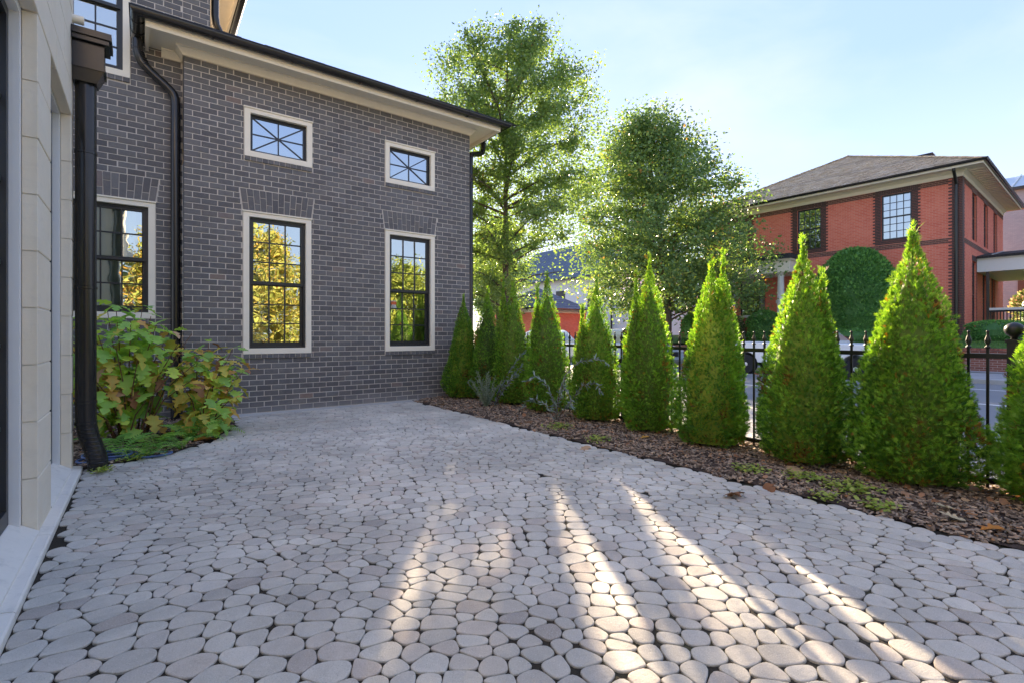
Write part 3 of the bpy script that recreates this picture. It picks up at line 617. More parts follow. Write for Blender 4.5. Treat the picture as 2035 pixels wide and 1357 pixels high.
for (a, c, z0, z1, pl, kind, ru, rl, arch) in WIN:
    w = MB(); y0 = pl-.014; sw, hw, bw = .078, .088, .082     # casing boards with a moulded head
    w.box(a, a+sw, y0, pl+.14, z0+bw, z1-hw); w.box(c-sw, c, y0, pl+.14, z0+bw, z1-hw); w.box(a, c, y0-.002, pl+.14, z0, z0+bw)
    w.box(a, c, y0-.001, pl+.14, z1-hw, z1-.030); w.prism([(y0+.01, z1-.030), (y0-.018, z1-.022), (y0-.018, z1-.004), (y0+.02, z1-.001), (pl+.14, z1-.001), (pl+.14, z1-.030)], a-.012, c+.012, Matrix(((0, 0, 1, 0), (1, 0, 0, 0), (0, 1, 0, 0), (0, 0, 0, 1))))
    W = hb(w, 'window', M['cream'])
    xa, xc, za, zc = a+sw, c-sw, z0+bw, z1-hw
    def sub(mb, name, mat, smooth=False): return hb(mb, name, mat, smooth, W)
    w = MB(); t = .028 if kind == 'double' else .018; yj = pl+.045
    w.box(xa, xa+t, yj, pl+.13, za, zc); w.box(xc-t, xc, yj, pl+.13, za, zc); w.box(xa+t, xc-t, yj, pl+.13, zc-t, zc); w.box(xa+t, xc-t, yj-.01, pl+.13, za, za+t)
    sub(w, 'jamb_frame', M['sash']); xa, xc, za, zc = xa+t, xc-t, za+t, zc-t
    def sash(q0, q1, yy, rows, rail=.042):
        w = MB(); st = .036; w.box(xa, xa+st, yy, yy+.034, q0, q1); w.box(xc-st, xc, yy, yy+.034, q0, q1); w.box(xa+st, xc-st, yy, yy+.034, q0, q0+rail); w.box(xa+st, xc-st, yy, yy+.034, q1-rail*.8, q1)
        u0, u1, v0, v1 = xa+st, xc-st, q0+rail, q1-rail*.8; m = .009
        for i in range(1, 3): x = u0+(u1-u0)*i/3; w.box(x-m, x+m, yy-.006+.010, yy+.03, v0, v1)
        for j in range(1, rows): z = v0+(v1-v0)*j/rows; w.box(u0, u1, yy+.006, yy+.028, z-m, z+m)
        sub(w, 'sash', M['sash'])
        for i in range(3):
            for j in range(rows):
                p0, p1 = u0+(u1-u0)*i/3+m*.8, u0+(u1-u0)*(i+1)/3-m*.8; r0, r1 = v0+(v1-v0)*j/rows+m*.8, v0+(v1-v0)*(j+1)/rows-m*.8
                pane(W, [(p0, yy+.02, r0), (p1, yy+.02, r0), (p1, yy+.02, r1), (p0, yy+.02, r1)])
    if kind == 'double':
        zm = za+(zc-za)*rl/(ru+rl); sash(zm-.018, zc, pl+.060, ru); sash(za, zm+.018, pl+.095, rl, .058)
    else:
        w = MB(); st = .024; yy = pl+.065
        w.box(xa, xa+st, yy, yy+.034, za, zc); w.box(xc-st, xc, yy, yy+.034, za, zc); w.box(xa+st, xc-st, yy, yy+.034, za, za+st); w.box(xa+st, xc-st, yy, yy+.034, zc-st, zc)
        sub(w, 'sash', M['sash']); u0, u1, v0, v1 = xa+st, xc-st, za+st, zc-st; mxx, mz = (u0+u1)/2, (v0+v1)/2; w = MB()
        for (p, q) in (((u0, v0), (u1, v1)), ((u0, v1), (u1, v0)), ((mxx, v0), (mxx, v1)), ((u0, mz), (u1, mz))):
            d = Vector((q[0]-p[0], q[1]-p[1])); L = d.length; ang = math.atan2(d.y, d.x)
            Mt = Matrix.Translation((p[0], yy+.006+.001*len(w.v)/8, p[1])) @ Matrix.Rotation(-ang, 4, 'Y'); w.box(0, L, 0, .02, -.0085, .0085, Mt)
        sub(w, 'star_muntin', M['sash']); cpt = (mxx, mz); ring = [(u0, v0), (mxx, v0), (u1, v0), (u1, mz), (u1, v1), (mxx, v1), (u0, v1), (u0, mz)]
        for i in range(8):
            p, q = ring[i], ring[(i+1) % 8]; pane(W, [(cpt[0], yy+.02, cpt[1]), (p[0], yy+.02, p[1]), (q[0], yy+.02, q[1])])
# rooms behind the glass
w = MB()
for (x0, x1, ya, yb, z0, z1) in ((XL+.22, XR-.22, D1+.21, D1+1.05, .25, 4.9), (-2.8, XL-.02, D2+.21, D2+1.0, .25, 3.6), (-2.8, XT-.22, D2+.21, D2+1.0, 4.0, 6.6)):
    P = [(x0, ya, z0), (x1, ya, z0), (x1, yb, z0), (x0, yb, z0), (x0, ya, z1), (x1, ya, z1), (x1, yb, z1), (x0, yb, z1)]; w.add(P, [(0, 1, 2, 3), (4, 7, 6, 5), (1, 5, 6, 2), (2, 6, 7, 3), (3, 7, 4, 0)])
hb(w, 'interior_wall', M['room'], fix=False)
w = MB(); N = 24; w.v = [(1.27+.30*i/N, 8.44+.012*math.sin(i*1.9), z) for z in (.95, 2.95) for i in range(N+1)]; w.r = [0]*len(w.v); w.f = [(i, i+1, N+2+i, N+1+i) for i in range(N)]; hb(w, 'curtain', M['curtain'], True, fix=False)
w = MB(); w.v = [(-.80+.72*i/N, 8.655+.010*math.sin(i*1.9), z) for z in (1.45, 2.9) for i in range(N+1)]; w.r = [0]*len(w.v); w.f = [(i, i+1, N+2+i, N+1+i) for i in range(N)]; hb(w, 'curtain', M['curtain'], True, fix=False)
w = MB(); w.lathe([(0, 0), (.018, .002), (.03, .012), (.034, .024), (.028, .036), (0, .042)]); w.v = [(p[0]+1.47, 8.36-p[2], p[1]+1.10) for p in w.v]; w.tube([(1.47, 8.335, 1.10), (1.35, 8.335, 1.10)], .008, 8); hb(w, 'door_handle', M['brass'], True)
# round paper sticker inside the second window
w = MB(); w.prism([(3.585+.055*math.cos(2*PI*i/20), 1.745+.038*math.sin(2*PI*i/20)) for i in range(20)], 8.352, 8.354, Matrix(((1, 0, 0, 0), (0, 0, 1, 0), (0, 1, 0, 0), (0, 0, 0, 1)))); S = hb(w, 'window_decal', M['decal'])
for dx, r in ((-.032, .25), (-.010, .08), (.012, -.08), (.034, -.25)):
    w = MB(); w.box(-.006, .006, 8.349, 8.351, -.04, .02, Matrix.Translation((3.585+dx, 0, 1.700)) @ Matrix.Rotation(r, 4, 'Y')); hb(w, 'decal_print', M['decalwhite'], parent=S)
w = MB(); w.box(3.535, 3.635, 8.3495, 8.3505, 1.782, 1.79); hb(w, 'decal_print', M['decalwhite'], parent=S)
# cornice: frieze, soffit, fascia, half-round gutter
EV = [(XL, D2-.003), (XL, D1), (XR, D1), (XR, 10.9)]
w = MB(); w.sweep([(0.20, D2), (XL, D2), (XL, D1), (XR, D1), (XR, 10.9)], [(0.002, WT+.002), (.020, WT+.002), (.026, WT+.016), (.085, WT+.078), (.100, WT+.080), (.100, WT+.098), (0.002, WT+.098)]); hb(w, 'frieze', M['cream'])
w = MB(); w.sweep(EV, [(-.05, WT+.099), (.405, WT+.099), (.405, WT+.125), (-.05, WT+.125)]); hb(w, 'soffit', M['cream'])
w = MB(); w.sweep(EV, [(.392, WT+.036), (.430, WT+.036), (.430, WT+.100), (.436, WT+.104), (.436, WT+.172), (.407, WT+.172), (.407, WT+.099), (.392, WT+.099)]); hb(w, 'fascia', M['cream'])
def gutter_prof(c, zt, r, t=.004, n=14):
    o = [(c+r*math.cos(PI+PI*i/n), zt+r*math.sin(PI+PI*i/n)) for i in range(n+1)]; i_ = [(c+(r-t)*math.cos(PI+PI*i/n), zt+(r-t)*math.sin(PI+PI*i/n)) for i in range(n, -1, -1)]
    return o+[(c+r+.010, zt+.004), (c+r+.006, zt+.014), (c+r-.008, zt+.010)]+i_
w = MB(); w.sweep(EV, gutter_prof(.513, WT+.172, .075)); hb(w, 'gutter', M['metal'], 'auto')
def bracket(x, y, ax):
    w = MB(); pr = [(.079*math.cos(PI+PI*i/12), .079*math.sin(PI+PI*i/12)) for i in range(13)]; pr += [(.0835*math.cos(2*PI-PI*i/12), .0835*math.sin(2*PI-PI*i/12)) for i in range(13)]
    Mt = Matrix.Translation((x, y, WT+.172)) @ (Matrix(((0, 0, 1, 0), (1, 0, 0, 0), (0, 1, 0, 0), (0, 0, 0, 1))) if ax == 'x' else Matrix(((1, 0, 0, 0), (0, 0, 1, 0), (0, 1, 0, 0), (0, 0, 0, 1))))
    w.prism(pr, -.011, .011, Mt); hb(w, 'gutter_bracket', M['metal'])
for x in (0.75, 1.75, 2.75, 3.75, 4.75): bracket(x, D1-.513, 'x')
for y in (7.95, 8.25): bracket(XL-.513, y, 'y')
for y in (8.0, 8.6): bracket(XR+.513, y, 'y')
w = MB(); w.tube([(XL-.513, 8.36, 5.16), (XL-.513, 8.36, 5.02), (XL-.500, 8.365, 4.95), (-.02, 8.37, 4.88), (.07, 8.39, 4.79), (.26, 8.405, 4.64), (.33, 8.41, 4.57), (.358, 8.415, 4.50), (.362, 8.415, 4.42), (.362, 8.415, 2.4), (.362, 8.415, 0.0)], .058, 16); hb(w, 'downspout', M['metal'], 'auto')
w = MB()
for z in (3.9, 2.75): w.lathe([(.0585, -.012), (.062, -.010), (.062, .010), (.0585, .012)], (.362, 8.415, z), 16)
for i in range(7):
    t = i/6; p = Vector((-.061, 8.36, 5.03)).lerp(Vector((.02, 8.375, 4.84)), t); w.lathe([(.059, -.004), (.0615, 0), (.059, .004)], p, 16)
hb(w, 'downspout_band', M['metal'], 'auto')
w = MB(); w.tube([(XR+.513, 8.55, 5.19), (XR+.513, 8.55, 5.02), (XR+.49, 8.54, 4.93), (XR+.43, 8.52, 4.88), (XR+.2, 8.42, 4.80), (XR+.12, 8.38, 4.76), (XR+.085, 8.36, 4.68), (XR+.085, 8.36, 0)], .052, 14); hb(w, 'downspout', M['metal'], 'auto')
# wing roof with shingle edge
zr = WT+.18; rz = zr+1.05
w = MB(); a, c, y0, y1 = XL-.53, XR+.53, D1-.53, 11.3; w.add([(a, y0, zr), (c, y0, zr), (c-2.5, y0+3.0, rz), (a, y0+3.0, rz), (c, y1, zr), (c-2.5, y1, rz), (a, y1, rz)], [(0, 1, 2, 3), (1, 4, 5, 2), (3, 2, 5, 6)]); hb(w, 'roof', M['darkroof'], fix=False)
for i in range(21):
    w = MB(); x = a+.05+i*.28; sl_ = rz-zr; t = br.uniform(.0, .02)
    Mt = Matrix.Translation((x, y0-.02-t, zr+.004)) @ Matrix.Rotation(math.atan2(sl_, 3.0), 4, 'X'); w.box(0, .272, 0, .30, 0, .022, Mt); w.box(.09+t*3, .24, .17, .40, .022, .040, Mt); hb(w, 'shingle', M['darkroof'])
# eaves of the tall wing behind
TE = [(-3, D2), (XT, D2), (XT, 13)]
w = MB(); w.sweep(TE, [(0.002, TALL-.10), (.03, TALL-.10), (.10, TALL-.02), (.42, TALL-.02), (.42, TALL-.09), (.45, TALL-.09), (.45, TALL+.07), (-.1, TALL+.07)]); hb(w, 'soffit', M['cream'])
w = MB(); w.sweep(TE, gutter_prof(.53, TALL+.07, .075)); hb(w, 'gutter', M['metal'], 'auto')
w = MB(); w.add([(-3, D2-.55, TALL+.08), (XT+.55, D2-.55, TALL+.08), (XT-1, D2+2, TALL+1.1), (-3, D2+2, TALL+1.1), (XT+.55, 13, TALL+.08), (XT-1, 13, TALL+1.1)], [(0, 1, 2, 3), (1, 4, 5, 2)]); hb(w, 'roof', M['darkroof'], fix=False)
w = MB(); w.tube([(XT+.07, 8.62, 6.6), (XT+.07, 8.62, 5.95), (XT+.085, 8.64, 5.85), (XT+.14, 8.68, 5.76), (XT+.26, 8.76, 5.68)], .055, 14); hb(w, 'downspout', M['metal'], 'auto')

# ------------------------------------------------------------------ the limestone wing at the left
lime = empty('limestone_house', (-0.49, 3.0, 0), label='cream limestone house wall with tall dark windows and black downspout', cat='house')
def lb(mb, name, mat, smooth=False, parent=None, fix=True):
    o = mb.build(name, mat, parent or lime, smooth, fix=fix)
    if parent is None: o.location = (0.49, -3.0, 0)
    return o
FX = -0.49; LW = [(2.20, 3.945, 0.13, 3.05), (4.45, 5.60, 0.13, 3.07)]; LH = 0.327; LZ = 0.036; LEND = 5.755; LTOP = 5.2
w = MB()
for (y0, y1, z0, z1) in ((-2.5, 2.2, 0, LTOP), (2.2, 3.945, 3.05, LTOP), (3.945, 4.45, 0, LTOP), (4.45, 5.60, 3.07, LTOP), (5.6, LEND-.004, 0, LTOP), (2.2, 3.945, 0, .03), (4.45, 5.6, 0, .03)): w.box(-.70, FX-.006, y0+.012*(y0 > 0), y1-.012, z0+.003*(z0 > 1), z1)
w.box(-3.0, -2.9, -2.5, LEND, 0, LTOP); w.box(-2.9, -.71, LEND-.2, LEND-.005, 0, LTOP); w.box(-2.9, -.71, -2.5, -2.4, 0, LTOP); w.box(-2.9, -.71, -2.4, LEND-.2, LTOP-.1, LTOP); lb(w, 'wall', M['joint'], fix=False)
lr = random.Random(11)
def block(y0, y1, z0, z1, x1=FX, x0=-.558):
    g = .004; w = MB(); w.cur = lr.random(); c = .004; dx = lr.uniform(-.0015, .0015); X = x1+dx
    w.add([(x0, y0+g, z0+g), (x0, y1-g, z0+g), (x0, y1-g, z1-g), (x0, y0+g, z1-g), (X-c, y0+g, z0+g), (X-c, y1-g, z0+g), (X-c, y1-g, z1-g), (X-c, y0+g, z1-g)], [(0, 1, 5, 4), (1, 2, 6, 5), (2, 3, 7, 6), (3, 0, 4, 7), (3, 2, 1, 0)]); w.add([(X-c, y0+g, z0+g), (X-c, y1-g, z0+g), (X-c, y1-g, z1-g), (X-c, y0+g, z1-g), (X, y0+g+c, z0+g+c), (X, y1-g-c, z0+g+c), (X, y1-g-c, z1-g-c), (X, y0+g+c, z1-g-c)], [(0, 1, 5, 4), (1, 2, 6, 5), (2, 3, 7, 6), (3, 0, 4, 7), (4, 5, 6, 7)])
    lb(w, 'stone_block', M['stone'])
k = 0
while LZ+k*LH < LTOP-.05:
    z0, z1 = LZ+k*LH, min(LTOP, LZ+(k+1)*LH); k += 1
    if z0 < 2.97:
        zz = z1 if z1 < 2.9 else 3.05
        block(3.945, 4.45, z0, zz); block(5.60, LEND, z0, zz)
        y = -2.5 + (k % 2)*.4
        if y > -2.5: block(-2.5, y, z0, zz)
        while y < 2.2-.01: block(y, min(2.2, y+.85), z0, zz); y += .85
        if z1 >= 2.9: zt = zz
    else:
        z0 = max(z0, 3.05); y = -2.5+(k % 2)*.45
        if y > -2.5: block(-2.5, y, z0, z1)
        while y < LEND-.01: e = min(LEND, y+.9); e = LEND if LEND-e < .2 else e; block(y, e, z0, z1); y = e
for (y0, y1) in ((-2.5, -1.4), (-1.4, -.3), (-.3, .8), (.8, 1.9), (1.9, 2.9), (2.9, 3.9), (3.9, 4.8), (4.8, 5.77)):
    w = MB(); w.prism([(-.50, -.01), (-.428, -.01), (-.428, .028), (-.436, .036), (-.50, .046)], y0+.003, y1-.003, Matrix(((1, 0, 0, 0), (0, 0, 1, 0), (0, 1, 0, 0), (0, 0, 0, 1)))); w.cur = lr.random(); lb(w, 'plinth_stone', M['sill'])
YZ = Matrix(((1, 0, 0, 0), (0, 0, 1, 0), (0, 1, 0, 0), (0, 0, 0, 1)))
for (y0, y1, z0, z1) in LW:
    w = MB(); w.prism([(-.70, z0+.01), (-.60, z0), (-.484, z0-.075), (-.484, .040), (-.70, .040)], y0-.0, y1+.0, YZ); S = lb(w, 'window_sill', M['sill'])
    w = MB(); t = .045; w.box(-.615, -.5605, y0, y0+t, z0-.05, z1); w.box(-.615, -.5605, y1-t, y1, z0-.05, z1); w.box(-.615, -.5605, y0+t, y1-t, z1-t, z1); W = lb(w, 'window', M['white'])
    a, c, e, h = y0+t, y1-t, z0-.012, z1-t
    def sub(mb, name, mat): return lb(mb, name, mat, parent=W)
    w = MB(); t = .05; w.box(-.66, -.605, a, a+t, e, h); w.box(-.66, -.605, c-t, c, e, h); w.box(-.66, -.605, a+t, c-t, h-t, h); w.box(-.66, -.605, a+t, c-t, e, e+.10); sub(w, 'jamb_frame', M['sash'])
    a, c, e, h = a+t, c-t, e+.10, h-t; rows = 6; cols = 4 if y0 < 3 else 2; w = MB(); m = .011
    for i in range(1, cols): y = a+(c-a)*i/cols; w.box(-.652, -.628, y-m, y+m, e, h)
    for j in range(1, rows): z = e+(h-e)*j/rows; w.box(-.650, -.626, a, c, z-m, z+m)
    sub(w, 'muntin_grid', M['sash'])
    for i in range(cols):
        for j in range(rows):
            p0, p1 = a+(c-a)*i/cols, a+(c-a)*(i+1)/cols; r0, r1 = e+(h-e)*j/rows, e+(h-e)*(j+1)/rows; w = MB(); w.add([(-.64, p0, r0), (-.64, p1, r0), (-.64, p1, r1), (-.64, p0, r1)], [(0, 1, 2, 3)]); q = w.build('pane', M['glass'], W, fix=False)
w = MB(); N = 90; w.v = [(-.86+.02*math.sin(i*1.7), 2.2+3.5*i/N, z) for z in (.05, 3.1) for i in range(N+1)]; w.r = [0]*len(w.v); w.f = [(i, i+1, N+2+i, N+1+i) for i in range(N)]; lb(w, 'curtain', plain('grey_teal_curtain', (0.16, 0.25, 0.24), 0.9, 0.1), True, fix=False)
w = MB(); w.tube([(-.60, 5.70, 3.92), (-.415, 5.70, 3.92)], .036, 16); lb(w, 'pipe_stub', M['cream'], 'auto')
# conductor head and round leader
w = MB(); x0, x1, ya, yb = -.488, -.275, 5.60, 5.80
w.box(x0, x1, ya, yb, 3.48, 3.70); w.box(x0, x1+.035, ya-.035, yb+.035, 3.705, 3.745); w.box(x0, x1+.052, ya-.052, yb+.052, 3.745, 3.80)
w.add([(x0, ya, 3.48), (x1, ya, 3.48), (x1, yb, 3.48), (x0, yb, 3.48), (x0, ya+.02, 3.37), (x1-.05, ya+.02, 3.37), (x1-.05, yb-.02, 3.37), (x0, yb-.02, 3.37)], [(0, 1, 5, 4), (1, 2, 6, 5), (2, 3, 7, 6), (3, 0, 4, 7), (4, 5, 6, 7)]); w.box(x0, x1+.010, ya-.010, yb+.010, 3.478, 3.500)
lb(w, 'leader_head', M['metal'])
px, py = -.405, 5.72
w = MB(); w.tube([(px, py, 3.40), (px, py, .50), (px+.004, py, .40), (px+.022, py, .30), (px+.055, py-.005, .19), (px+.080, py-.01, .09), (px+.085, py-.01, -.01)], .074, 20); lb(w, 'downspout', M['metal'], 'auto')
for z in (2.78, 1.60, .60, .42): w = MB(); w.lathe([(.0745, -.014), (.079, -.011), (.079, .011), (.0745, .014)], (px, py, z), 20); lb(w, 'downspout_band', M['metal'], 'auto')
w = MB()
for i in range(9):
    t = i/8; p = Vector((px+.008, py, .37)).lerp(Vector((px+.079, py-.01, .07)), t); w.lathe([(.0745, -.004), (.0785, 0), (.0745, .004)], p, 20)
lb(w, 'downspout_band', M['metal'], 'auto')

# ------------------------------------------------------------------ arborvitae row
def spray_template():
    vs = []; fs = []; dead = []
    def blade(x0, y0, ang, L, w, z):
        c, s_ = math.cos(ang), math.sin(ang); b = len(vs)
        for (a, l) in ((-w*.6, 0), (w*.6, 0), (w, L*.6), (0, L)):
            vs.append((x0+a*c+l*s_, y0-a*s_+l*c, z*l*l*.6 - .10*(y0+l)**2))
        fs.append((b, b+1, b+2, b+3))
    blade(0, 0, 0, 1, .075, .0)
    for y, L, an in ((.12, .62, .62), (.42, .50, .55)):
        blade(0, y, an, L, .07, .25); blade(0, y+.07, -an, L, .07, .25)
    return np.array(vs), np.array(fs)
SPV, SPF = spray_template()
def rng_choice(g, x, p, m): return x[np.searchsorted(np.cumsum(p/p.sum()), g.random(m)).clip(0, len(x)-1)]
def arb_crown(H, r0, leaders, n, seed, size=0.075):
    g = np.random.default_rng(seed); L = [(0, 0, H, r0)]+[(dx, dy, h, r) for dx, dy, h, r in leaders]
    w = np.array([l[2]*l[3] for l in L]); w[1:] *= 1.0; w = w/w.sum(); P = []; D = []; S = []; T = []; DD = []; RN = []
    ph = g.uniform(0, 6.28, 6)
    for li, (dx, dy, h, r) in enumerate(L):
        m = int(n*w[li]); tg = np.linspace(.004, .996, 250); pg = np.interp(1-tg, [0, .06, .13, .31, .5, .68, .84, 1], [.06, .14, .25, .55, .75, .9, 1, .9]); t = rng_choice(g, tg, pg, m)+g.uniform(-.004, .004, m)
        th = g.uniform(0, 2*PI, m); z = .05+t*(h-.05)
        prof = np.where(t < .16, .74+.26*np.sin(np.clip(t/.16, 0, 1)*PI/2), np.interp(1-t, [0, .06, .13, .31, .5, .68, .84], [.03, .12, .22, .47, .68, .86, 1.0]))
        lump = 1+.09*np.sin(3*th+ph[0]+z*4)+.07*np.sin(5*th+ph[1]-z*7)+.05*np.sin(9*th+z*13+ph[2])
        dep = g.random(m)**2.0; q = np.maximum(r*prof*lump*(1-.30*dep)-.028, .008)
        bx, by = dx*np.clip(z/(h*.55), 0.2, 1), dy*np.clip(z/(h*.55), .2, 1)
        rad = np.stack([np.cos(th), np.sin(th), np.zeros(m)], 1)
        RN.append(np.clip(.62*g.random(m)+.38*(.5+1.1*np.array([mnoise.noise(Vector((math.cos(a)*3.4-seed, math.sin(a)*3.4, zz*5.0))) for a, zz in zip(th, z)])), 0, 1)); P.append(np.stack([bx+rad[:, 0]*q, by+rad[:, 1]*q, z], 1))
        up = .45+1.1*t[:, None]**1.5
        D.append(rad*(.75-.3*t[:, None])+np.array([[0, 0, 1.0]])*up+g.normal(0, .38, (m, 3)))
        S.append(size*(1.0-.35*t)*g.uniform(.65, 1.25, m)); T.append(np.clip((t-.35)*1.1, 0, .8)*g.random(m)+(1-dep)*.25*g.random(m))
        patch = np.array([mnoise.noise(Vector((math.cos(a)*2.2+seed, math.sin(a)*2.2, zz*3.2))) for a, zz in zip(th, z)])
        DD.append((g.random(m) < np.clip(.012+1.5*np.clip(patch-.26, 0, 1)+(dep > .78)*.10+(z < .14)*.10, 0, .6)).astype(float))
        # feathery tip
        k = 26; tt = g.uniform(.90, 1.03, k); P.append(np.stack([bx[0]*0+dx+g.normal(0, .012, k), dy+g.normal(0, .012, k), tt*h], 1)); D.append(np.stack([g.normal(0, .4, k), g.normal(0, .4, k), np.ones(k)], 1)); S.append(np.full(k, .07)*g.uniform(.7, 1.2, k)); T.append(np.full(k, .8)); DD.append((g.random(k) < .03).astype(float)); RN.append(g.random(k))
    P, D, S, T, DD, RN = (np.concatenate(a) for a in (P, D, S, T, DD, RN)); N = len(P)
    v, f = scatter(SPV, SPF, frames(D, g.uniform(0, 2*PI, N)), P, S); m = len(SPV)
    tipv = np.tile(np.clip(SPV[:, 1]-.2, 0, 1), N)*np.repeat(T, m)
    rv, dv = np.repeat(RN, m), np.repeat(DD, m)
    # the bare brown inside of the crown
    iv = []; ifc = []
    K = 10
    for (dx, dy, h, r) in L:
        b0 = len(v)+len(iv); zs = [.06, .3*h, .6*h, .86*h]; rs = [r*.58, r*.66, r*.44, .008]
        for z, q in zip(zs, rs):
            for k in range(K): iv.append((dx*min(1, z/(h*.55))+q*math.cos(2*PI*k/K), dy*min(1, z/(h*.55))+q*math.sin(2*PI*k/K), z))
        for i in range(3):
            for k in range(K): ifc.append((b0+i*K+k, b0+i*K+(k+1) % K, b0+(i+1)*K+(k+1) % K, b0+(i+1)*K+k))
    v = np.concatenate([v, np.array(iv)]); f = np.concatenate([f, np.array(ifc)])
    z0 = np.zeros(len(iv)); return npmesh('crown', v, f, M['arb'], {'rnd': np.concatenate([rv, z0+.02]), 'tip': np.concatenate([tipv, z0]), 'dead': np.concatenate([dv, z0+.30])})
ARB = [  # x, y, height, radius, leaders, sprays, label
    (4.70, 7.80, 1.95, .37, [], 4200, 'slim arborvitae against the corner of the charcoal brick wall'),
    (4.96, 7.40, 2.06, .38, [(.20, -.18, 1.62, .20)], 4200, 'narrow arborvitae second from the brick wall, behind the grey needle shrub'),
    (4.98, 6.66, 2.14, .38, [(-.13, .10, 2.06, .24)], 4400, 'arborvitae with twin equal tips, a grey leafy branch arching before it'),
    (4.92, 5.72, 2.16, .40, [(-.11, .09, 1.90, .24)], 4600, 'arborvitae with a thin dark spike tip and a shorter side leader'),
    (4.92, 4.70, 1.96, .38, [(-.14, .12, 1.52, .23)], 4600, 'lower arborvitae with slim pointed top, wrapped by blue grey sprigs'),
    (4.92, 3.82, 2.15, .385, [(-.10, .12, 1.85, .26)], 5200, 'tall arborvitae between the sprig wrapped one and the twin tufted one'),
    (4.80, 2.93, 2.03, .395, [(.07, -.09, 1.98, .27)], 6000, 'arborvitae with two pale tufts at its top, left of the broken red leaf'),
    (4.83, 2.04, 2.08, .42, [(.08, -.13, 1.72, .24)], 7200, 'stout arborvitae left of the ball topped fence post with brown patch at base'),
    (4.88, 1.25, 2.14, .455, [(-.09, .10, 1.58, .27)], 8200, 'largest arborvitae with brown dead streaks before the red house corner'),
    (4.92, 0.38, 1.98, .45, [(.1, .1, 1.7, .26)], 7000, 'arborvitae cut off by the frame beside the ball topped post')]
ARB[6] = ARB[6][:6]+('arborvitae with two pale tufts at its top, before the white pickup rear',)
ARB[7] = ARB[7][:6]+('stout arborvitae hiding the pickup cab, tan fallen leaf at its foot',)
for i, (x, y, H, r, ld, n, lab) in enumerate(ARB):
    t = empty('arborvitae', (x, y, 0.02), 0, lab, 'tree', 'arborvitae screen along the iron fence')
    c = link(bpy.data.objects.new('crown', arb_crown(H-(.16 if i == 8 else .10), r, ld, int(n*2.9), 100+i, .051)), t); tag(c, kind='stuff')
    w = MB(); w.tube([(0, 0, -.03), (.01, 0, .3), (0, .01, H*.55), (0, 0, H*.85)], [.035, .03, .02, .006], 8); w.build('trunk', M['bark'], t)

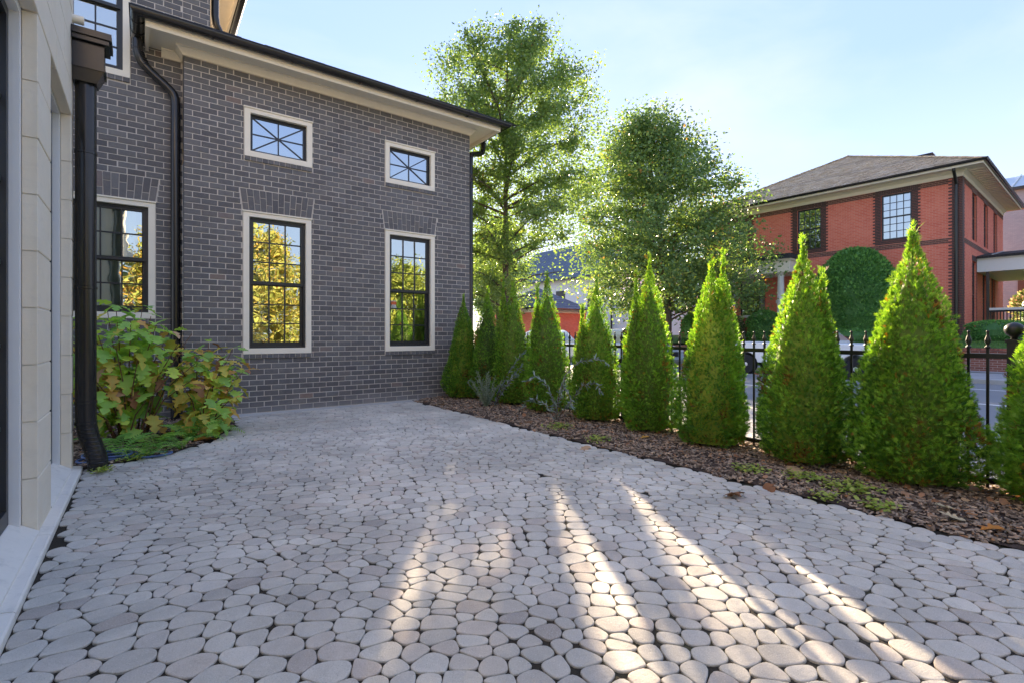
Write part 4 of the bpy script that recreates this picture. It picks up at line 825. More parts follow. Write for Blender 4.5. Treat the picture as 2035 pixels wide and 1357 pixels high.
# ------------------------------------------------------------------ broad-leaved trees
LFV = np.array([(0, 0, 0), (.30, .42, .06), (0, 1, -.08), (-.30, .42, .06)]); LFF = np.array([(0, 1, 2, 3)])
def tree(name, x, y, zb, H, crown_z0, widths, n, leaf, mat, seed, label, group, cat='tree', lean=(0, 0), trunk_r=.11, clump=.22, limbs=46, fill=5.0, fill_n=1.1, lifted=0):
    """widths: crown radius at given fraction of crown height"""
    g = np.random.default_rng(seed); r_ = random.Random(seed)
    t = empty(name, (x, y, zb), 0, label, cat, group)
    w = MB(); pts = [(0, 0, -.1), (.02, .01, crown_z0*.5), (.03, -.02, crown_z0), (lean[0]*.5, lean[1]*.5, crown_z0+(H-crown_z0)*.5), (lean[0], lean[1], H*.93)]
    w.tube(pts, [trunk_r*1.25, trunk_r, trunk_r*.9, trunk_r*.5, .012], 9)
    def axis(z): 
        f = max(0, min(1, (z-crown_z0)/(H-crown_z0))); return np.array([lean[0]*f, lean[1]*f, z])
    fr = [a for a, _ in widths]; wr = [b_ for _, b_ in widths]; P = []; B = MB()
    for i in range(limbs):
        f = (i+.5)/limbs; z = crown_z0+(H-crown_z0)*f; R_ = np.interp(f, fr, wr); th = i*2.399+r_.uniform(-.4, .4); L = R_*r_.uniform(.62, 1.04)
        rise = L*r_.uniform(.15, .55)*(1.2 if f > .5 else .7); a = axis(max(crown_z0*.75, z-rise)); e = np.array([a[0]+L*math.cos(th), a[1]+L*math.sin(th), min(H*.995, a[2]+rise)])
        mid = (a+e)/2+np.array([0, 0, .08*L]); B.tube([a, mid, e], [.012+.010*L, .008+.006*L, .004], 4)
        for q in range(int(4+L*6)):
            s_ = r_.uniform(.25, 1.05); base = a+(mid-a)*min(1, s_*2) if s_ < .5 else mid+(e-mid)*(s_-.5)*2
            off = g.normal(0, 1, 3); off /= np.linalg.norm(off); sl_ = r_.uniform(.15, .5)*(.5+.25*L); tip = base+off*sl_*np.array([1, 1, .8]); B.tube([base, tip], [.006, .003], 3, False); P += [(base, tip)]*1
    w.build('trunk', M['bark'], t); B.build('branch', M['bark'], t, fix=False)
    k = g.integers(0, len(P), n); A = np.array([p[0] for p in P])[k]; E = np.array([p[1] for p in P])[k]; s_ = g.random((n, 1))**.7
    pos = A+(E-A)*s_*1.05+np.clip(g.normal(0, clump*.42, (n, 3)), -clump*.8, clump*.8)*np.array([1, 1, .85]); pos = pos[pos[:, 2] > crown_z0*.94]; n = len(pos)
    if lifted: so_ = pos[:, 0]*.82-pos[:, 1]*.57; keep = ~((so_ > .17) & (g.random(n) > .07) & (pos[:, 2] < lifted+.25*np.sin(so_*7)+g.normal(0, .10, n))); pos = pos[keep]; k = k[:n][keep]; n = len(pos)
    nc = int(limbs*fill)
    if nc:
        cf = g.random(nc)**.9; cz = crown_z0+(H-crown_z0)*cf; cR = np.interp(cf, fr, wr)*np.sqrt(g.random(nc))*1.0; ct = g.uniform(0, 2*PI, nc); cc = np.stack([lean[0]*cf+cR*np.cos(ct), lean[1]*cf+cR*np.sin(ct), cz], 1)
        q = g.integers(0, nc, int(n*fill_n)); extra = cc[q]+np.clip(g.normal(0, 1, (len(q), 3)), -1.7, 1.7)*np.array([clump*1.2, clump*1.2, clump*.95]); k2 = q
        if lifted: so_ = extra[:, 0]*.82-extra[:, 1]*.57; keep = ~((so_ > .17) & (g.random(len(q)) > .07) & (extra[:, 2] < lifted+.25*np.sin(so_*7)+g.normal(0, .10, len(q)))); extra = extra[keep]; k2 = q[keep]
        pos = np.concatenate([pos, extra]); k = np.concatenate([k[:n], k2]); n = len(pos)
    if lifted: keep = ~((pos[:, 0]+x < 5.85) & ((pos[:, 2] < 5.45) | (pos[:, 1]+y < 8.3))); pos = pos[keep]; k = k[keep]; n = len(pos)      # kept clear of the eaves
    d = np.stack([g.normal(0, 1, n), g.normal(0, 1, n), g.normal(-.35, .6, n)], 1)
    v, f = scatter(LFV, LFF, frames(d, g.uniform(0, 2*PI, n)), pos, leaf*g.uniform(.6, 1.3, n))
    cl = (k*0.6180339) % 1.0; rn = np.clip(.65*g.random(n)+.35*cl, 0, 1)
    c = link(bpy.data.objects.new('crown', npmesh('crown', v, f, mat, np.repeat(rn, 4))), t); tag(c, kind='stuff'); return t
tree('street_oak', 6.66, 9.26, -.04, 8.10, 2.1, [(0, 1.35), (.10, 1.65), (.28, 1.95), (.55, 2.2), (.75, 2.12), (.9, 1.6), (1, .6)], 45000, .070, M['oakleaf'], 31, 'taller oak with airy crown rising behind the eave of the charcoal brick house', 'street oaks beyond the fence', lean=(.1, 0), trunk_r=.085, lifted=3.4, limbs=56, clump=.18)
tree('street_oak', 19.95, 14.45, -.08, 11.25, 2.5, [(0, 3.5), (.1, 4.35), (.25, 4.5), (.45, 4.15), (.65, 3.55), (.82, 2.7), (.94, 1.7), (1, .8)], 36000, .150, M['oakleaf'], 32, 'broad dense oak standing before the red brick house', 'street oaks beyond the fence', trunk_r=.2, clump=.45, limbs=70, lean=(-.75, .56), fill=6)
tree('street_oak', 19.5, 27.9, -.08, 9.2, 2.6, [(0, 1.3), (.2, 2.1), (.5, 2.4), (.8, 1.7), (1, .5)], 13000, .17, M['oakleaf'], 33, 'slim distant oak seen low behind the trunk of the airy oak', 'street oaks beyond the fence', trunk_r=.12, clump=.4, limbs=40)
# trees behind the viewer, seen only as reflections in the window panes
for (x, y, H, W, mt, s, lab) in ((5.2, -11.5, 6.4, 2.2, 'autumn', 41, 'golden orange autumn tree mirrored in the near sash window'), (8.8, -12.5, 5.6, 2.1, 'limeleaf', 42, 'yellow green tree mirrored beside the golden one'),
                               (12.6, -11.0, 5.4, 2.2, 'limeleaf', 43, 'yellow green tree mirrored in the far sash window'), (16.0, -11.0, 5.0, 2.2, 'limeleaf', 44, 'yellow green tree at the end of the mirrored row'), (.5, -11.5, 5.6, 2.0, 'autumn', 45, 'golden tree mirrored in the low window by the thick downspout')):
    tree('autumn_tree', x, y, -.05, H, .6, [(0, W*.8), (.3, W), (.6, W*.85), (.9, W*.4), (1, .1)], 9000, .17, M[mt], s, lab, 'autumn trees mirrored in the windows', limbs=30, clump=.4)

# ------------------------------------------------------------------ clipped bushes and hedges
def bush(name, loc, size, n, mat, seed, label, leaf=.06, group=None, kind='dome', cat='shrub'):
    g = np.random.default_rng(seed); a, b_, h = size; t = empty(name, loc, 0, label, cat, group)
    t_ = g.random(n)**.85; th = g.uniform(0, 2*PI, n); ex = .5 if kind == 'box' else 1.0; sh = .72 if kind == 'box' else .45
    top = g.random(n) < .28; rr_ = np.where(top, np.sqrt(g.random(n)), 1.0)
    q = np.clip((t_-sh)/(1-sh), 0, 1); pr_ = np.where(t_ < sh, .90+.10*np.sin(t_/sh*PI), np.sqrt(np.clip(1-q*q, 0, 1)))
    t_ = np.where(top, sh+(1-sh)*np.sqrt(np.clip(1-rr_**2, 0, 1)), t_); pr_ = np.where(top, rr_, pr_)
    cx_, sy_ = np.cos(th), np.sin(th); cx_, sy_ = np.sign(cx_)*np.abs(cx_)**ex, np.sign(sy_)*np.abs(sy_)**ex
    lump = 1+.05*np.sin(3*th+seed+t_*5)+.04*np.sin(7*th+t_*9); k = 1.02-.20*g.random(n)**2
    pos = np.stack([cx_*a*pr_*lump*k, sy_*b_*pr_*lump*k, t_*h*(1-.03*g.random(n))], 1); u = np.stack([cx_*pr_, sy_*pr_, q+.05], 1)
    d = u+g.normal(0, .5, (n, 3))+np.array([0, 0, .3]); v, f = scatter(LFV, LFF, frames(d, g.uniform(0, 6.28, n)), pos, leaf*g.uniform(.6, 1.3, n))
    tag(link(bpy.data.objects.new('foliage', npmesh('foliage', v, f, mat, np.repeat(g.random(n), 4))), t), kind='stuff')
    w = MB(); K = 12; pr = [(.7, .02), (.82, .25), (.82, .55), (.66, .76), (.36, .88), (.04, .92)]
    for q, zz in pr:
        for i in range(K): w.v.append((a*q*math.cos(2*PI*i/K), b_*q*math.sin(2*PI*i/K), h*zz)); w.r.append(0)
    w.f = [(i*K+k_, i*K+(k_+1) % K, (i+1)*K+(k_+1) % K, (i+1)*K+k_) for i in range(len(pr)-1) for k_ in range(K)]+[tuple(range((len(pr)-1)*K, len(pr)*K))]
    w.build('inner_foliage', M['hedge'], t, fix=False); return t
bush('domed_bush', (24.7, 8.35, 1.05), (1.3, 1.52, 3.85), 15000, M['hedge'], 51, 'big dome of clipped evergreen against the red brick house', .13, 'clipped bushes by the red house')
bush('clipped_hedge', (23.9, 3.78, .98), (.6, .78, .68), 5000, M['hedge'], 52, 'small rounded box hedge on the lawn right of the red house corner', .06, 'clipped bushes by the red house', 'box')
bush('clipped_hedge', (22.9, 7.8, .85), (.45, 1.5, .52), 4500, M['hedge'], 53, 'low long hedge behind the white pickup at the foot of the domed bush', .06, 'clipped bushes by the red house', 'box')
bush('porch_shrub', (23.3, 11.5, .85), (.7, .8, 1.45), 5000, M['hedge'], 54, 'dark rounded shrub in front of the white porch', .08, 'loose shrubs before the porch')
bush('porch_shrub', (22.9, 13.1, .85), (.7, .75, 1.35), 5000, M['bloom'], 55, 'loose shrub with pale pinkish blooms in front of the porch', .08, 'loose shrubs before the porch')
bush('porch_shrub', (23.2, 14.9, .85), (.8, .9, 1.5), 4000, M['hedge'], 58, 'wide shrub at the far end of the white porch', .09, 'loose shrubs before the porch')
bush('distant_shrub', (38.5, 3.6, 1.1), (1.0, 1.9, 2.9), 5000, M['bloom'], 56, 'loose shrub seen beneath the carport roof', .16)
for i, (x, y, H) in enumerate(((23.5, 19.9, 1.75), (23.9, 19.3, 1.5), (24.3, 18.9, 1.4))):
    t = empty('dwarf_conifer', (x, y, -.1), 0, ('tiny dark conifer far across the street, leftmost of three', 'tiny dark conifer far across the street, middle one of three', 'tiny dark conifer far across the street, rightmost of three')[i], 'tree', 'tiny conifers far across the street'); c = link(bpy.data.objects.new('crown', arb_crown(H, .24, [], 500, 300+i, .16)), t); tag(c, kind='stuff')
    w = MB(); w.tube([(0, 0, 0), (0, 0, H*.7)], [.04, .01], 5); w.build('trunk', M['bark'], t)

# ------------------------------------------------------------------ wrought iron fence
FXX = 5.16
fence = empty('iron_fence', (FXX, 4.3, 0), 0, 'black wrought iron picket fence with spear finials behind the evergreens', 'fence')
pk = MB(); s_ = .0085; pk.box(-s_, s_, -s_, s_, .02, 1.085)
pk = pk.mesh('picket', M['iron']); fin = MB(); fin.lathe([(.010, 0), (.019, .006), (.019, .014), (.010, .020), (.011, .034), (.020, .056), (.018, .070), (.010, .095), (.006, .118), (.010, .124), (.010, .132), (.003, .140)], (0, 0, 1.085), 8); fin = fin.mesh('finial', M['iron'], True)
posts = [0.718, 4.38, 8.04, -2.94]
y = -2.85
while y < 8.0:
    if min(abs(y-p) for p in posts) > .06:
        o = bpy.data.objects.new('picket', pk); o.location = (0, y-4.3, 0); o.rotation_euler = (random.uniform(-.004, .004), random.uniform(-.004, .004), 0); link(o, fence); q = bpy.data.objects.new('finial', fin); link(q, o)
    y += .1125
for z, nm in ((.085, 'rail'), (1.03, 'rail')):
    w = MB(); w.box(-.019, .019, -2.94-4.3, 8.04-4.3, z-.019, z+.019); w.build(nm, M['iron'], fence)
for p in posts:
    w = MB(); w.box(-.036, .036, -.036, .036, -.05, 1.13); w.box(-.045, .045, -.045, .045, 1.13, 1.155); o = w.build('post', M['iron'], fence); o.location = (0, p-4.3, 0)
    w = MB(); w.lathe([(.020, 1.155), (.020, 1.170), (.030, 1.178)]+[(.058*math.cos(a), 1.225+.054*math.sin(a)) for a in [(-.9+i*.245) for i in range(11)]]+[(.004, 1.281)], (0, 0, 0), 16); w.build('ball_cap', M['iron'], o, True)

# ------------------------------------------------------------------ retaining wall of the lawn
rw = empty('retaining_wall', (22.0, 0, 0), 0, 'low red brown brick retaining wall holding the lawn of the red house', 'wall')
w = MB(); w.box(-.10, .08, -20, 19, -.25, .68); w.build('brick_face', mk_wallbrick('retaining_brick', (0.22, 0.085, 0.065), (0.30, 0.12, 0.085), (0.40, 0.32, 0.28), wl=.215, ch=.075), rw)
y = -1.0; cap = None
while y < 12:
    if cap is None:
        w = MB(); w.box(-.13, .10, 0, .095, .682, .752); cap = w.mesh('cap_brick', M['redbrick_solid'])
    o = bpy.data.objects.new('cap_brick', cap); o.location = (random.uniform(-.004, .004), y, 0); link(o, rw); y += .105

# ------------------------------------------------------------------ the red brick house across the street
red = empty('red_brick_house', (26.0, 5.08, 0), math.radians(2.4), 'two storey red brick house with hipped shake roof and dark brick quoins', 'house')
def rb(mb, name, mat, smooth=False, parent=None, fix=True): return mb.build(name, mat, parent or red, smooth, fix=fix)
RZ0, RZ1, RW, RD = 1.0, 7.50, 11.0, 10.6
RWIN = [(1.60, 2.66, 5.29, 7.24), (5.02, 6.06, 5.29, 7.24), (8.45, 9.5, 5.29, 7.24), (7.6, 8.9, 2.1, 4.2), (9.2, 10.4, 2.1, 4.2)]
w = MB()
def holewall(mb, u0, u1, z0, z1, holes, th, front=True):
    tmp = MB(); slab(tmp, u0, u1, z0, z1, 0, th, [(*h, 0) for h in holes])
    Mx = Matrix(((0, 1, 0, 0), (1, 0, 0, 0), (0, 0, 1, 0), (0, 0, 0, 1))) if front else Matrix.Identity(4)
    mb.add([Mx @ Vector(p) for p in tmp.v], tmp.f)
RSIDE = [(2.1, 3.0, 5.2, 7.2), (4.9, 5.8, 5.2, 7.2), (7.6, 8.5, 5.2, 7.2), (2.1, 3.0, 1.5, 4.3), (4.6, 5.5, 1.4, 4.3), (7.0, 7.9, 1.4, 4.3)]
holewall(w, 0.0, RW, RZ0, RZ1, RWIN, .25); holewall(w, .251, RD, RZ0, RZ1, RSIDE, .25, False); w.box(.25, RD, RW-.25, RW, RZ0, RZ1); w.box(RD-.25, RD, .251, RW-.25, RZ0, RZ1)
rb(w, 'wall', M['redbrick'], fix=False)
w = MB(); cs = .0677; q = .012     # dark brick trim: quoins, bands and window surrounds, toothed course by course
i = 0; z = RZ0
while z < 7.44:
    e = .42 if i % 2 else .31; w.box(-q, .0-.001, -q, e, z+.004, z+cs-.004); w.box(-.001, e, -q, -.001, z+.004, z+cs-.004); i += 1; z += cs
rb(w, 'quoin_course', M['darkbrick_solid'], fix=False)
for (a, c, z0, z1) in RWIN[:3]:
    w = MB(); z = z0-.20; i = 0
    while z < z1+.30:
        e = .30 if i % 2 else .22
        if z < z0-.02: w.box(-q, -.001, a-e, c+e, z+.004, z+cs-.004)
        elif z < z1+.005: w.box(-q, -.001, a-e, a, z+.004, z+cs-.004); w.box(-q, -.001, c, c+e, z+.004, z+cs-.004)
        else: w.box(-q, -.001, a-e, a-.10, z+.004, z+cs-.004); w.box(-q, -.001, c+.10, c+e, z+.004, z+cs-.004)
        i += 1; z += cs
    n = 20
    for k in range(n): y = a-.10+(c-a+.20)*k/n; w.box(-q-.002, -.001, y+.006, y+(c-a+.20)/n-.006, z1+.02, z1+.28)
    rb(w, 'window_surround', M['darkbrick_solid'], fix=False)
w = MB()
for z in (4.86, 4.93, 5.0): w.box(-q*.8, -.001, .42, RW, z+.004, z+.064); w.box(.42, RD, -q*.8, -.001, z+.004, z+.064)
for z in (7.24, 7.31, 7.38): w.box(-q*.7, -.001, .42, RW, z+.004, z+.064); w.box(.42, RD, -q*.7, -.001, z+.004, z+.064)
for z in (1.16, 1.23, 1.30, 1.37): w.box(-q*.8, -.001, .42, 7, z+.004, z+.064); w.box(.42, RD, -q*.8, -.001, z+.004, z+.064)
rb(w, 'belt_course', M['darkbrick'], fix=False)
for (a, c, z0, z1) in RSIDE:
    w = MB()
    for k in range(int((z1-z0)/cs)):
        e = .10 if k % 2 else .04; z = z0+k*cs; w.box(a-e, a, -q, -.001, z+.004, z+cs-.004); w.box(c, c+e, -q, -.001, z+.004, z+cs-.004)
    w.box(a-.1, c+.1, -q, -.001, z1+.005, z1+.24)
    rb(w, 'window_surround', M['darkbrick_solid'], fix=False)
def rwin(a, c, z0, z1, front, cols, rows):
    w = MB(); T = Matrix(((0, 1, 0, 0), (1, 0, 0, 0), (0, 0, 1, 0), (0, 0, 0, 1))) if front else Matrix.Identity(4); t = .055; d0, d1 = .07, .16
    for bx in ((a, a+t, z0, z1), (c-t, c, z0, z1), (a+t, c-t, z0, z0+t), (a+t, c-t, z1-t, z1), (a+t, c-t, (z0+z1)/2-.025, (z0+z1)/2+.025)): w.box(bx[0], bx[1], d0, d1, bx[2], bx[3], T)
    for i in range(1, cols): x = a+t+(c-a-2*t)*i/cols; w.box(x-.012, x+.012, d0+.03, d1-.02, z0+t, z1-t, T)
    for j in range(1, rows):
        z = z0+t+(z1-z0-2*t)*j/rows
        if abs(z-(z0+z1)/2) > .03: w.box(a+t, c-t, d0+.032, d1-.022, z-.012, z+.012, T)
    W = rb(w, 'window', M['sash'], fix=False)
    for i in range(cols):
        for j in range(rows):
            p0, p1 = a+t+(c-a-2*t)*i/cols, a+t+(c-a-2*t)*(i+1)/cols; r0, r1 = z0+t+(z1-z0-2*t)*j/rows, z0+t+(z1-z0-2*t)*(j+1)/rows
            m = MB(); ctr = T @ Vector(((p0+p1)/2, d0+.05, (r0+r1)/2)); m.add([(T @ Vector(p))-ctr for p in ((p0, d0+.05, r0), (p1, d0+.05, r0), (p1, d0+.05, r1), (p0, d0+.05, r1))], [(0, 1, 2, 3)]); o = m.build('pane', M['glass'], W, fix=False); o.location = ctr; o.rotation_euler = (br.uniform(-.01, .01), br.uniform(-.01, .01), br.uniform(-.01, .01))
for h in RWIN[:3]: rwin(*h, True, 4, 6)
for h in RWIN[3:]: rwin(*h, True, 4, 5)
for h in RSIDE: rwin(*h, False, 3, 6)
w = MB(); P = [(.3, .3, 1.4), (RD-.3, .3, 1.4), (RD-.3, RW-.3, 1.4), (.3, RW-.3, 1.4), (.3, .3, 7.4), (RD-.3, .3, 7.4), (RD-.3, RW-.3, 7.4), (.3, RW-.3, 7.4)]; w.add(P, [(0, 1, 2, 3), (4, 7, 6, 5), (1, 5, 6, 2), (2, 6, 7, 3)]); w.box(.5, 3, .3, RW-.3, 4.5, 4.8); rb(w, 'interior_wall', M['room'], fix=False)
EAV = [(0, RW+.0), (0, 0), (RD, 0)]     # outward is right of travel: -x, then -y
w = MB(); w.sweep(EAV, [(.003, 7.46), (.03, 7.46), (.04, 7.60), (.14, 7.68), (.14, 7.70), (.003, 7.70)]); rb(w, 'frieze', M['cream'])
w = MB(); w.sweep(EAV, [(.0, 7.701), (.66, 7.701), (.66, 7.73), (0, 7.73)]); w.sweep(EAV, [(.66, 7.66), (.70, 7.66), (.70, 7.80), (.66, 7.80)]); rb(w, 'soffit', M['cream'])
for k in range(26): w = MB(); x = .2+k*.4; w.box(x, x+.07, -.64, -.145, 7.67, 7.70); rb(w, 'soffit_bracket', M['cream'])
w = MB(); w.sweep(EAV, gutter_prof(.765, 7.81, .075)); rb(w, 'gutter', M['metal'], 'auto')
w = MB(); o_ = .74; ax_, ay_ = RD/2, RW/2; zt = 10.95; zb = 7.80
P = [(-o_, -o_, zb), (-o_, RW+o_, zb), (RD+o_, RW+o_, zb), (RD+o_, -o_, zb), (ax_, ay_, zt)]; w.add(P, [(0, 4, 1), (1, 4, 2), (2, 4, 3), (3, 4, 0)]); rb(w, 'roof', M['shake'], fix=False); roofo = red.children[-1]
for (p, q_) in ((P[0], P[4]), (P[1], P[4])):
    p, q_ = Vector(p), Vector(q_); L = (q_-p).length; d = (q_-p)/L; k = 0
    while k*.20 < L-.2:
        c0 = p+d*(k*.20); w = MB(); Mt = Matrix.Translation(c0) @ d.to_track_quat('X', 'Z').to_matrix().to_4x4(); w.box(0, .24, -.10, .10, -.01+.0, .035+random.uniform(0, .02), Mt @ Matrix.Rotation(-.06, 4, 'Y')); rb(w, 'ridge_shingle', M['shake']); k += 1
w = MB()       # uneven butts of the shakes, row by row on the street slope
nrm = (Vector(P[4])-Vector(P[0])).cross(Vector(P[1])-Vector(P[0])).normalized(); nrm = nrm if nrm.z > 0 else -nrm
rows = 34
for j in range(rows):
    f0 = j/rows; f1 = (j+1.25)/rows; y = -o_+(ay_+o_)*f0; ye = RW+o_-(RW+o_-ay_)*f0; e0 = Vector((-o_+(ax_+o_)*f0, 0, zb+(zt-zb)*f0)); e1 = Vector((-o_+(ax_+o_)*f1, 0, zb+(zt-zb)*min(f1, 1)))
    while y < ye-.1:
        wd = random.uniform(.14, .34); h = random.uniform(.012, .032); w.cur = random.random(); y2 = min(y+wd-.012, ye)
        a0, a1 = Vector((e0.x, y, e0.z)), Vector((e0.x, y2, e0.z)); b0, b1 = Vector((e1.x, y, e1.z)), Vector((e1.x, y2, e1.z))
        w.add([a0, a1, a1+nrm*h, a0+nrm*h, b0+nrm*.004, b1+nrm*.004], [(0, 1, 2, 3), (3, 2, 5, 4)]); y += wd
o = rb(w, 'shingle', M['shake'], fix=False); tag(o, kind='stuff')
w = MB(); w.box(ax_-.2, ax_+.25, 1.9, 2.5, 9.75, 10.05); w.box(ax_-.25, ax_+.3, 1.85, 2.55, 10.05, 10.10); rb(w, 'roof_vent', M['metal'])
w = MB(); w.box(RD-1.2, RD-.5, 1.0, 1.8, 8.4, 10.0); w.box(RD-1.28, RD-.42, .92, 1.88, 10.0, 10.08); rb(w, 'chimney', M['redbrick'])
w = MB(); w.tube([(-.55, .17, 7.80), (-.55, .17, 7.62), (-.25, .17, 7.35), (-.075, .17, 7.15), (-.075, .17, 1.1)], .055, 10); rb(w, 'downspout', M['metal'], 'auto'); w = MB(); w.box(-.16, .0, .08, .26, 1.05, 1.16); rb(w, 'splash_block', M['white'])
# porch: white entablature, flat dark roof, columns, floor
w = MB(); w.box(-1.9, -.002, 5.65, 11.2, 4.08, 4.62); w.box(-1.98, -.003, 5.57, 11.2, 4.62, 4.70); rb(w, 'porch_entablature', M['cream'])
w = MB(); w.box(-2.05, -.002, 5.50, 11.2, 4.701, 4.80); w.box(-1.9, -.002, 5.65, 11.2, 4.80, 4.95); rb(w, 'porch_roof', M['darkroof'])
for y in (6.15, 8.5, 10.9):
    w = MB(); w.lathe([(.19, 2.12), (.19, 2.20), (.165, 2.23), (.16, 2.26), (.158, 3.0), (.135, 3.88), (.15, 3.91), (.15, 3.96), (.19, 4.0), (.19, 4.079)], (-1.65, y, 0), 18); rb(w, 'porch_column', M['white'], 'auto')
w = MB(); w.box(-2.0, -.002, 5.6, 11.2, 1.0, 2.0); rb(w, 'porch_base', M['redbrick']); w = MB(); w.box(-2.06, -.002, 5.55, 11.2, 2.0, 2.118); rb(w, 'porch_floor', M['white'])
w = MB(); w.box(-.05, -.001, 6.95, 7.05, 2.75, 2.92); rb(w, 'porch_light', M['white'])
# carport on the right flank
cp = red
w = MB(); w.box(3.0, 9.0, -9, -.02, 3.88, 4.42); w.box(2.94, 9.06, -9, -.02, 4.42, 4.46); rb(w, 'carport_fascia', M['white'])
w = MB(); w.prism([(2.85, 4.461), (9.15, 4.461), (9.15, 4.56), (6.2, 5.0), (5.8, 5.0), (2.85, 4.56)], -9, -.03, YZ); rb(w, 'carport_roof', M['darkroof'])
for k in range(7): w = MB(); y = -.5-k*1.3; w.add([(2.84, y, 4.562), (2.84, y-.05, 4.562), (5.8, y-.05, 5.002), (5.8, y, 5.002), (2.84, y, 4.60), (2.84, y-.05, 4.60), (5.8, y-.05, 5.04), (5.8, y, 5.04)], [(0, 1, 2, 3), (4, 5, 6, 7), (0, 1, 5, 4), (1, 2, 6, 5), (2, 3, 7, 6), (3, 0, 4, 7)]); rb(w, 'roof_seam', M['seam'])
for y in (-.35, -4.4): w = MB(); w.box(3.05, 3.15, y-.05, y+.05, 1.1, 3.88); rb(w, 'carport_post', M['metal'])
rail = MB(); rail.box(3.03, 3.13, -8.9, -.4, 2.22, 2.32); R_ = rb(rail, 'railing', M['white']); w = MB(); w.box(3.05, 3.11, -8.9, -.4, 1.62, 1.68); w.box(3.05, 3.11, -8.9, -.4, 2.14, 2.218)
for k in range(85): y = -.4-k*.1; w.box(3.065, 3.095, y-.055, y-.02, 1.68, 2.14)
rb(w, 'baluster', M['blackrail'], parent=R_, fix=False)

# ------------------------------------------------------------------ buildings farther off
gb = empty('grey_building', (45, 3, 0), 0, 'tall plain grey brick building with pale seamed metal roof beyond the red house', 'building')
w = MB(); w.box(0, 12, -14, 9, 0, 10.6); w.build('wall', M['greybrick'], gb)
w = MB(); w.add([(-.25, -14, 10.62), (-.25, 9.2, 10.62), (3, 9.2, 12.0), (3, -14, 12.0), (12, 9.2, 12.0), (12, -14, 12)], [(0, 1, 2, 3), (3, 2, 4, 5)]); w.build('roof', M['seam'], gb, fix=False)
w = MB(); w.box(-.32, 0, -14, 9.2, 10.45, 10.62); w.build('gutter', M['metal'], gb)
for k in range(24): w = MB(); y = 9.0-k*.95; w.add([(-.25, y, 10.63), (-.25, y+.06, 10.63), (3, y+.06, 12.01), (3, y, 12.01), (-.25, y, 10.72), (-.25, y+.06, 10.72), (3, y+.06, 12.1), (3, y, 12.1)], [(0, 1, 2, 3), (4, 5, 6, 7), (0, 1, 5, 4), (1, 2, 6, 5), (2, 3, 7, 6), (3, 0, 4, 7)]); w.build('roof_seam', M['seam'], gb)
for (y, z) in ((6.5, 3.2), (2.0, 3.2)): w = MB(); w.box(-.05, .0-.001, y, y+1.1, z, z+1.9); w.build('window', M['sash'], gb)
wh = empty('white_house', (31, 33, 0), 0, 'white stucco house with big slate blue roof behind the oaks', 'house')
w = MB(); w.box(0, 9, -6, 12, -.25, 6.3); w.box(-.3, 8, -13.2, -6.001, -.25, 3.9); w.build('wall', M['stucco'], wh)
w = MB(); P = [(-.5, -6.5, 6.25), (-.5, 12.5, 6.25), (9.5, 12.5, 6.25), (9.5, -6.5, 6.25), (4.5, -4.5, 10.3), (4.5, 10, 10.3)]; w.add(P, [(0, 1, 5, 4), (0, 4, 3), (2, 3, 4, 5), (1, 2, 5)]); w.build('roof', M['slate'], wh, fix=False)
w = MB(); w.box(-.62, -.45, -6.6, 12.6, 6.10, 6.245); w.build('gutter', M['metal'], wh); w = MB(); w.tube([(-.12, -5.2, 6.1), (-.12, -5.2, -.2)], .07, 8); w.build('downspout', M['metal'], wh)
for y in (-3.6, .5, 5): w = MB(); w.box(-.05, -.001, y, y+1.2, 3.4, 5.2); w.build('window', M['sash'], wh)
w = MB(); w.box(-.35, -.301, -10.6, -9.6, .9, 2.6); w.build('window', M['sash'], wh)
an = empty('brick_annex', (21.5, 26.45, 0), 0, 'low red brick outbuilding with slate blue hipped roof across the street', 'building')
w = MB(); w.box(0, 5.1, 0, 5.2, -.25, 2.72); w.build('wall', M['redbrick'], an); w = MB(); w.box(-.05, 5.15, -.05, 5.25, 2.72, 2.98); w.build('frieze', M['cream'], an)
w = MB(); P = [(-.4, -.4, 2.981), (5.5, -.4, 2.981), (5.5, 5.6, 2.981), (-.4, 5.6, 2.981), (2.55, 2.6, 4.75)]; w.add(P, [(0, 1, 4), (1, 2, 4), (2, 3, 4), (3, 0, 4)]); w.build('roof', M['slate'], an, fix=False)
w = MB(); w.sweep([(-.4, 5.6), (-.4, -.4), (5.5, -.4)], [(0, 2.95), (.1, 2.95), (.1, 3.03), (0, 3.03)]); w.build('gutter', M['metal'], an)
w = MB(); w.box(1.2, 2.3, -.04, -.001, .5, 1.9); w.build('window', M['sash'], an)

